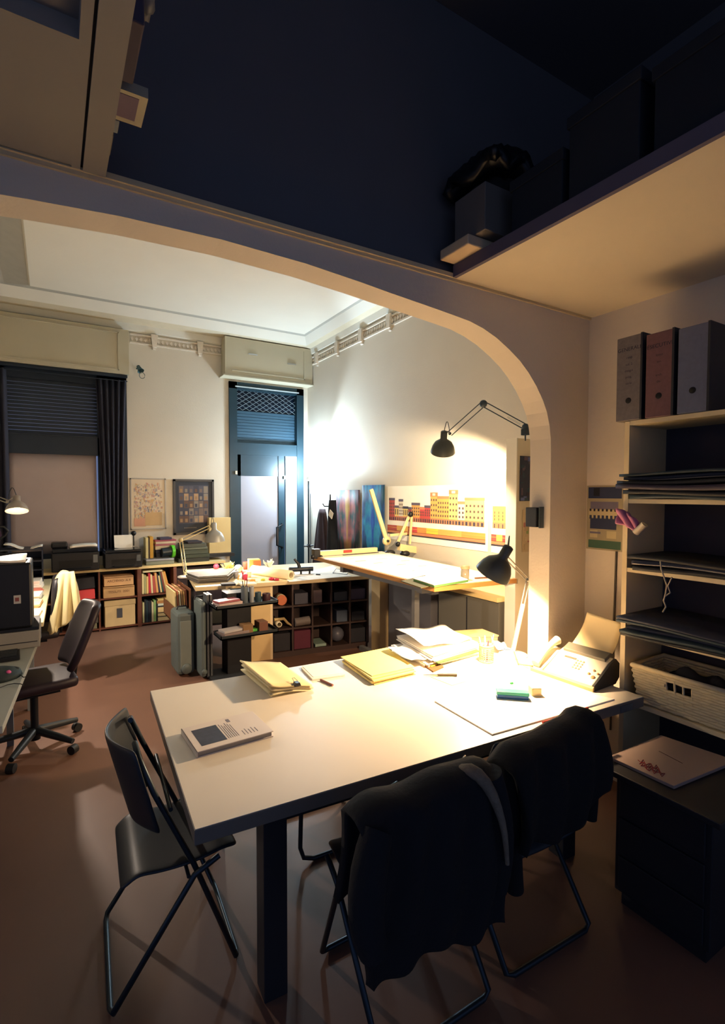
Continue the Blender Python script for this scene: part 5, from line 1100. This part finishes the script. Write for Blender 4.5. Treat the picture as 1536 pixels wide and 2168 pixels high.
for i, (c, w_, h, n_) in enumerate((('c8c490', .024, .27, 'pale green'), ('26282c', .020, .30, 'black'), ('2c3c44', .022, .29, 'petrol'), ('1c2028', .044, .28, 'near black'), ('d0c49c', .026, .26, 'cream'), ('8cb06c', .030, .28, 'leaf green'), ('22262a', .012, .29, 'thin black'))):
    solo('book', MB().bx(x, SF+.02, .04, x+w_-.002, 7.22, .04+h), M('be_'+c, c, .6), '%s book, %s from the left of the upright row in the lower right cell' % (n_, ordn[i]), 'book', 'upright row in the lower right cell', bev=.0015); x += w_+.001
for i, (h, c, n_) in enumerate(((.05, 'e0cc98', 'cream'), (.012, '3c342c', 'thin dark'), (.04, 'd8c490', 'straw'), (.012, '4a4034', 'thin brown'), (.07, 'd8bc84', 'thick sand'), (.02, '2c2c30', 'black'), (.03, 'ccd4c4', 'pale grey'), (.04, 'b07c48', 'brown'), (.02, 'd8c078', 'yellow'))):
    z = .04+sum((.05, .012, .04, .012, .07, .02, .03, .04, .02)[:i])
    solo('book', MB().bx(1.205-.01*(i % 2), SF+.02, z, 1.405, 7.20, z+h-.001), M('bf_'+c, c, .7), '%s book in the flat stack of the lower right cell, %s from the bottom' % (n_, ordn[i]), 'book', 'flat stack in the lower right cell', bev=.001)
# framed pictures
def framed(x0_, x1_, z0_, z1_, fcol, bcol, name, lab, fill, seed, depth=.02, fw=.015):
    t = thing('framed_picture', lab, 'picture', ((x0_+x1_)/2, YB-.01, z0_)); rnd = random.Random(seed)
    fr = MB().bx(x0_, YB-depth, z0_, x1_, YB-.002, z0_+fw).bx(x0_, YB-depth, z1_-fw, x1_, YB-.002, z1_).bx(x0_, YB-depth, z0_, x0_+fw, YB-.002, z1_).bx(x1_-fw, YB-depth, z0_, x1_, YB-.002, z1_)
    part('frame', fr, M('frame_'+name, fcol, .4), t)
    mb = MB().bx(x0_+fw, YB-.012, z0_+fw, x1_-fw, YB-.003, z1_-fw, 0); cols = fill(mb, rnd, x0_+fw, x1_-fw, z0_+fw, z1_-fw)
    part('picture_sheet', mb, [M('sheet_'+name, bcol, .6)]+[M('pic_'+c, c, .7) for c in cols], t); return t
def fill_city(mb, rnd, a, b, c, d):
    cols = ['9a8e90', 'b08880', 'bc9c70', '7c7a84', 'b4a88c', 'c08e74']
    for i in range(420):
        x = rnd.uniform(a+.03, b-.05); z = c+.05+(d-c-.12)*rnd.random(); w_ = rnd.uniform(.003, .024); h = rnd.uniform(.004, .034)
        mb.bx(x, YB-.0125-.000008*i, z, x+w_, YB-.0115, z+h, 1+rnd.randrange(6))
    mb.bx(a+.03, YB-.0162, c+.03, a+.18, YB-.0125, c+.14, 6); mb.bx(a+.17, YB-.0163, c+.04, b-.04, YB-.0125, c+.22, 3)
    return cols
def fill_grid(mb, rnd, a, b, c, d):
    cols = ['6b5a50', '4c4a54', '8a6c4c', '5c4438', '7c7064', '3c3c48', 'a08060']
    nx, nz = 6, 5; z0_ = c+.14
    mb.bx(a+.045, YB-.0128, z0_-.015, b-.045, YB-.012, d-.05, 6)
    for i in range(nx):
        for j in range(nz):
            x = a+.05+(b-a-.10)*i/nx; z = z0_+(d-.06-z0_)*j/nz; w_ = (b-a-.10)/nx-.006; h = (d-.06-z0_)/nz-.008
            k = 1+rnd.randrange(7); mb.bx(x, YB-.0134, z, x+w_, YB-.012, z+h, k); mb.bx(x+w_*.2, YB-.0138, z+h*.1, x+w_*.75, YB-.012, z+h*.6, 1+rnd.randrange(7))
    for i in range(9): mb.bx(a+.12+.02*i, YB-.0134, c+.06, a+.13+.02*i, YB-.012, c+.075, 5)
    return cols
framed(.925, 1.39, 1.255, 1.96, '9a948c', 'c8b8a0', 'city', 'glazed picture of a colourful crowded town scene right of the curtain', fill_city, 11)
framed(1.49, 2.07, 1.16, 1.955, '1c222c', '232a36', 'grid', 'black framed picture made of a grid of small pictures, left of the door', fill_grid, 12, .03, .03)
sp_ = V((1.035, 7.34, 3.45)); t = thing('wall_spotlight', 'small unlit clip spotlight high on the back wall between curtain and door', 'spotlight', tuple(sp_))
part('head', MB().lathe([(0, .10), (.022, .09), (.03, .03), (.045, 0), (.04, 0), (.02, .05)], sp_+V((.03, -.13, -.06)), (-.3, .5, .8), 16), M('spot_teal', '35545c', .4, metal=.5), t); part('bracket', MB().cyl(sp_+V((0, .01, 0)), sp_+V((.01, -.07, 0)), .012, n=8), M('spot_teal'), t)
part('cable', MB().tube([sp_+V((.05+.035*math.cos(a*.5), -.10, -.11+.04*math.sin(a*.5))) for a in range(13)], .005, 6), M('cable_dull', '6c7470', .5), t)

# ------------------------------------------------------------ left desks, computer, swivel chairs
ld = thing('computer_desk', 'pale computer desk along the left wall, keyboard corner in view', 'desk', (-.6, 3.5, 0))
DESKM = M('desk_pale', '9aa09c', .5, var=.05)
part('worktop', MB().slab([(-1.3, 2.55, .73), (-.205, 2.62, .73), (-.085, 4.25, .73), (-1.3, 4.4, .73)], .035), DESKM, ld, bev=.003)
part('leg', MB().bx(-.32, 2.75, 0, -.28, 2.79, .695), GREYP, ld); part('leg', MB().bx(-.30, 4.1, 0, -.26, 4.14, .695), GREYP, ld); part('modesty_panel', MB().bx(-.9, 2.8, .2, -.88, 4.1, .69), DESKM, ld)
pc_ = thing('desktop_computer', 'flat beige desktop computer case under the black monitor', 'computer', (-.4, 4.05, .73)); part('case', MB().bx(-.62, 3.86, .732, -.085, 4.24, .845), M('pc_beige', '8a8880', .5), pc_, bev=.006); part('front_groove', MB().bx(-.60, 3.857, .77, -.10, 3.862, .775), DRK, pc_)
mo = thing('crt_monitor', 'bulky black monitor seen from behind with a small square sticker', 'monitor', (-.4, 4.05, .85))
part('housing', MB().bx(-.62, 3.88, .865, -.125, 4.20, 1.295), BLACK, mo, bev=.014); part('foot', MB().bx(-.58, 3.87, .847, -.09, 4.22, .865), BLACK, mo)
part('sticker', MB().bx(-.228, 3.877, 1.03, -.188, 3.88, 1.085, 0).bx(-.220, 3.876, 1.045, -.198, 3.878, 1.07, 1), [M('sticker_silver', 'a8a8a4', .4), M('sticker_red', '7c4440', .5)], mo, 'small silver sticker')
solo('paper_sheets', MB().sheet(lambda u, v: (-.60+.44*u, 3.92+.26*v, 1.31+.012*math.sin(u*5+v*3)), 10, 6, .012), WHITEP, 'white papers lying on the black monitor', 'papers')
kbt = thing('keyboard', 'dark keyboard cut by the left edge of the picture', 'keyboard', (-.35, 3.6, .73)); part('case', MB().box((-.42, 3.68, .745), (.46, .17, .026), R(3)), BLACK, kbt, bev=.005)
for j in range(4): part('key_row', MB().box((-.42, 3.625+.036*j, .762), (.43, .028, .010), R(3)), M('key_dark', '23282c', .5), kbt)
ms = thing('headset_pad', 'dark round backed pad lying on the computer desk', 'pad', (-.30, 3.30, .73)); part('pad', MB().lathe([(0, .05), (.06, .045), (.11, .025), (.12, 0), (0, 0)], (-.28, 3.33, .731), n=26), M('pad_dark', '1c2a2c', .7), ms)
g_ = onz(12, 1424, .75)
dv = thing('led_gadget', 'dark gadget with a green light and pink plug at the left picture edge', 'gadget', tuple(g_-V((0, 0, .02)))); part('body', MB().box(g_, (.12, .05, .03), R(25)), BLACK, dv, bev=.004); part('green_light', MB().box(onz(3, 1421, .768), (.03, .012, .004), R(25)), M('led_green', '20e080', .4, emit=3, ecol=(.1, .9, .4)), dv, 'green light'); part('plug', MB().sph(onz(18, 1424, .765), .014, n=10), M('plug_pink', 'd0508a', .4), dv, 'pink plug')
solo('cable', MB().tube([onz(u, v, .738) for u, v in ((22, 1423), (32, 1424), (42, 1428), (50, 1434), (54, 1433))], .0025, 6), BLACK, 'thin black cable leaving the pink plug', 'cable'); solo('cable', MB().tube([onz(u, v, .738) for u, v in ((0, 1456), (15, 1450), (30, 1447), (44, 1448), (50, 1451))], .0025, 6), BLACK, 'thin black cable nearer the desk corner', 'cable')
# second, brightly lit desk farther back
l3 = thing('side_desk', 'brightly lit desk covered with papers behind the black monitor', 'desk', (-.7, 5.6, 0))
part('worktop', MB().slab([(-1.5, 4.55, .74), (-.075, 4.55, .74), (-.02, 6.85, .74), (-1.5, 6.85, .74)], .035), M('desk_cream2', 'd8cca4', .5), l3, bev=.003); part('leg', MB().bx(-.2, 4.7, 0, -.15, 4.75, .705), GREYP, l3); part('leg', MB().bx(-.2, 6.7, 0, -.15, 6.75, .705), GREYP, l3)
for i, (y_, w_, c, h, n_) in enumerate(((4.75, .30, 'f0e8d8', .02, 'white'), (5.15, .34, 'e8c8a0', .03, 'peach'), (5.5, .36, 'f4ece0', .05, 'thick white'), (5.85, .24, 'd87c68', .02, 'coral'), (6.12, .34, 'f0e8dc', .09, 'tall white'))):
    mb = MB(); paper_pile(mb, [(-.14-w_, y_), (-.12, y_), (-.10, y_+.26), (-.14-w_, y_+.28)], .741, 4, h/4, .012); solo('paper_pile', mb, M('lp_'+c, c, .8), '%s paper pile on the lit side desk, %s from the near end' % (n_, ordn[i]), 'papers', 'paper piles on the side desk')
# organiser with papers behind the monitor
og = thing('letter_tray', 'dark letter tray tower with white sheets on top, left of the window printer', 'letter tray', (-.38, 6.6, .74))
for i in range(3): part('tray', MB().bx(-.80, 6.45, .80+.10*i, -.10, 6.78, .812+.10*i).bx(-.80, 6.77, .80+.1*i, -.10, 6.78, .88+.1*i), M('tray_navy', '262c3c', .5), og)
part('side', MB().bx(-.11, 6.45, .742, -.10, 6.78, 1.14), M('tray_navy'), og); part('side', MB().bx(-.80, 6.45, .742, -.79, 6.78, 1.14), M('tray_navy'), og); part('top', MB().bx(-.80, 6.45, 1.13, -.10, 6.78, 1.142), M('tray_navy'), og)
solo('curled_sheet', MB().sheet(lambda u, v: (-.46+.36*u, 6.47+.24*v, 1.15+.07*max(0, .35-u)**1.0*2+.015*math.sin(u*8)), 12, 4, .006), WHITEP, 'curled white sheet on top of the dark letter tray', 'paper')
solo('purple_bag', MB().sph((-.66, 6.75, 1.28), .13, (1.3, .8, 1.05), 16), M('bag_purple', '3c2038', .8), 'dark purple bag on the letter tray at the left picture edge', 'bag')
solo('bag_handle', MB().tube([(-.54, 6.73, 1.22), (-.46, 6.73, 1.28), (-.43, 6.73, 1.33), (-.47, 6.73, 1.38), (-.54, 6.73, 1.38)], .012, 8), BLACK, 'curved black strap beside the dark purple bag', 'strap')
# left lamp with glowing rim
lb_ = V((-.75, 4.95, .74)); 
l4 = arm_lamp('desk_lamp', 'pale anglepoise lamp glowing pink white at the left picture edge', lb_, lb_+V((0, 0, .04)), V((-.70, 4.95, 1.86)), ony(16, 1062, 4.95), ony(36, 1082, 4.95), (-.02, .38, 1), .085, .13, (M('shade_dusty', '9c948c', .4), M('shade_inner_glow', 'f6ece0', .4), ARMG), P_LEFT, (1, .82, .66), off=.012)

def swivel(label, c, face, parts_col, armrest=False, zs_=.47, lean=.16, top=.97):
    t = thing('swivel_chair', label, 'chair', (c[0], c[1], 0), face, local=True); bl_ = parts_col
    part('base_hub', MB().cyl((0, 0, .07), (0, 0, .15), .035), BLACKM, t)
    for i in range(5):
        a = 2*PI*i/5+.35; d = V((math.cos(a), math.sin(a), 0))
        lg = part('leg', MB().tube([d*.02+V((0, 0, .13)), d*.18+V((0, 0, .105)), d*.30+V((0, 0, .085))], [.028, .024, .018], 8), M('base_dark', '1a2026', .4), t)
        s_ = V((-d.y, d.x, 0)); part('castor', MB().cyl(d*.30+s_*.022+V((0, 0, .030)), d*.30-s_*.022+V((0, 0, .030)), .030, n=14), M('castor_dark', '14171b', .5), lg)
    part('gas_column', MB().cyl((0, 0, .14), (0, 0, zs_-.06), .025), BLACKM, t)
    part('seat', MB().sheet(lambda u, v: (-.20+.44*u, (v-.5)*.44*(1-.1*(abs(u-.5)*2)**4), zs_+.01*math.cos((v-.5)*3)-.05*max(0, .25-u)), 14, 12, .07), bl_, t, sub=1)
    part('seat_plate', MB().box((0, 0, zs_-.055), (.28, .22, .04)), BLACKM, t)
    part('back_stem', MB().tube([(.05, 0, zs_-.05), (.25, 0, zs_-.02), (.27, 0, zs_+.15)], .018, 8), BLACKM, t)
    part('backrest', MB().sheet(lambda u, v: (.20+lean*v+.05*math.cos((u-.5)*PI)-.02, (u-.5)*.42*(1-.25*(abs(v-.5)*2)**4), zs_+.06+(top-zs_-.06)*v), 12, 14, .055), bl_, t, sub=1)
    return t
swivel('dark purple brown swivel chair with five castors at the computer desk', (-.13, 3.97), R(10), M('chair_oxblood', '1f131e', .5, var=.2), lean=.18)
swivel('swivel chair with a cream jacket over its back, at the lit side desk', (-.20, 5.35), R(0), M('chair_black_vinyl', '17161c', .5), zs_=.48, lean=.03, top=.98)
def cj(u, v):
    w_ = .34+.16*abs(v-.5)*2; y = 5.35+(u-.5)*w_
    a = v*2-1; z = 1.03-.50*abs(a)**1.15-.03*(abs(u-.5)*2)**2; x = .09+.085*math.tanh(a*4)+.03*max(0, a)+.015*math.sin(u*16)
    return (x, y, z)
cr = thing('cream_jacket', 'cream jacket folded over the back of the farther swivel chair', 'jacket', (.1, 5.35, .55)); part('shell', MB().sheet(cj, 22, 26, .018), M('cream_cloth', 'd2c494', .9, var=.08, scale=14), cr, sub=1)
DQ = [ony(126, 1214, 5.14), ony(158, 1210, 5.14), ony(172, 1300, 5.14), ony(98, 1350, 5.14)]
def dj(u, v):
    p = (DQ[0]*(1-u)+DQ[1]*u)*(1-v)+(DQ[3]*(1-u)+DQ[2]*u)*v
    return p+V((0, .035*math.cos(u*17)*v+.05*(1-v)**3, 0))
part('front_drape', MB().sheet(dj, 24, 12, .014), M('cream_cloth'), cr, sub=1)
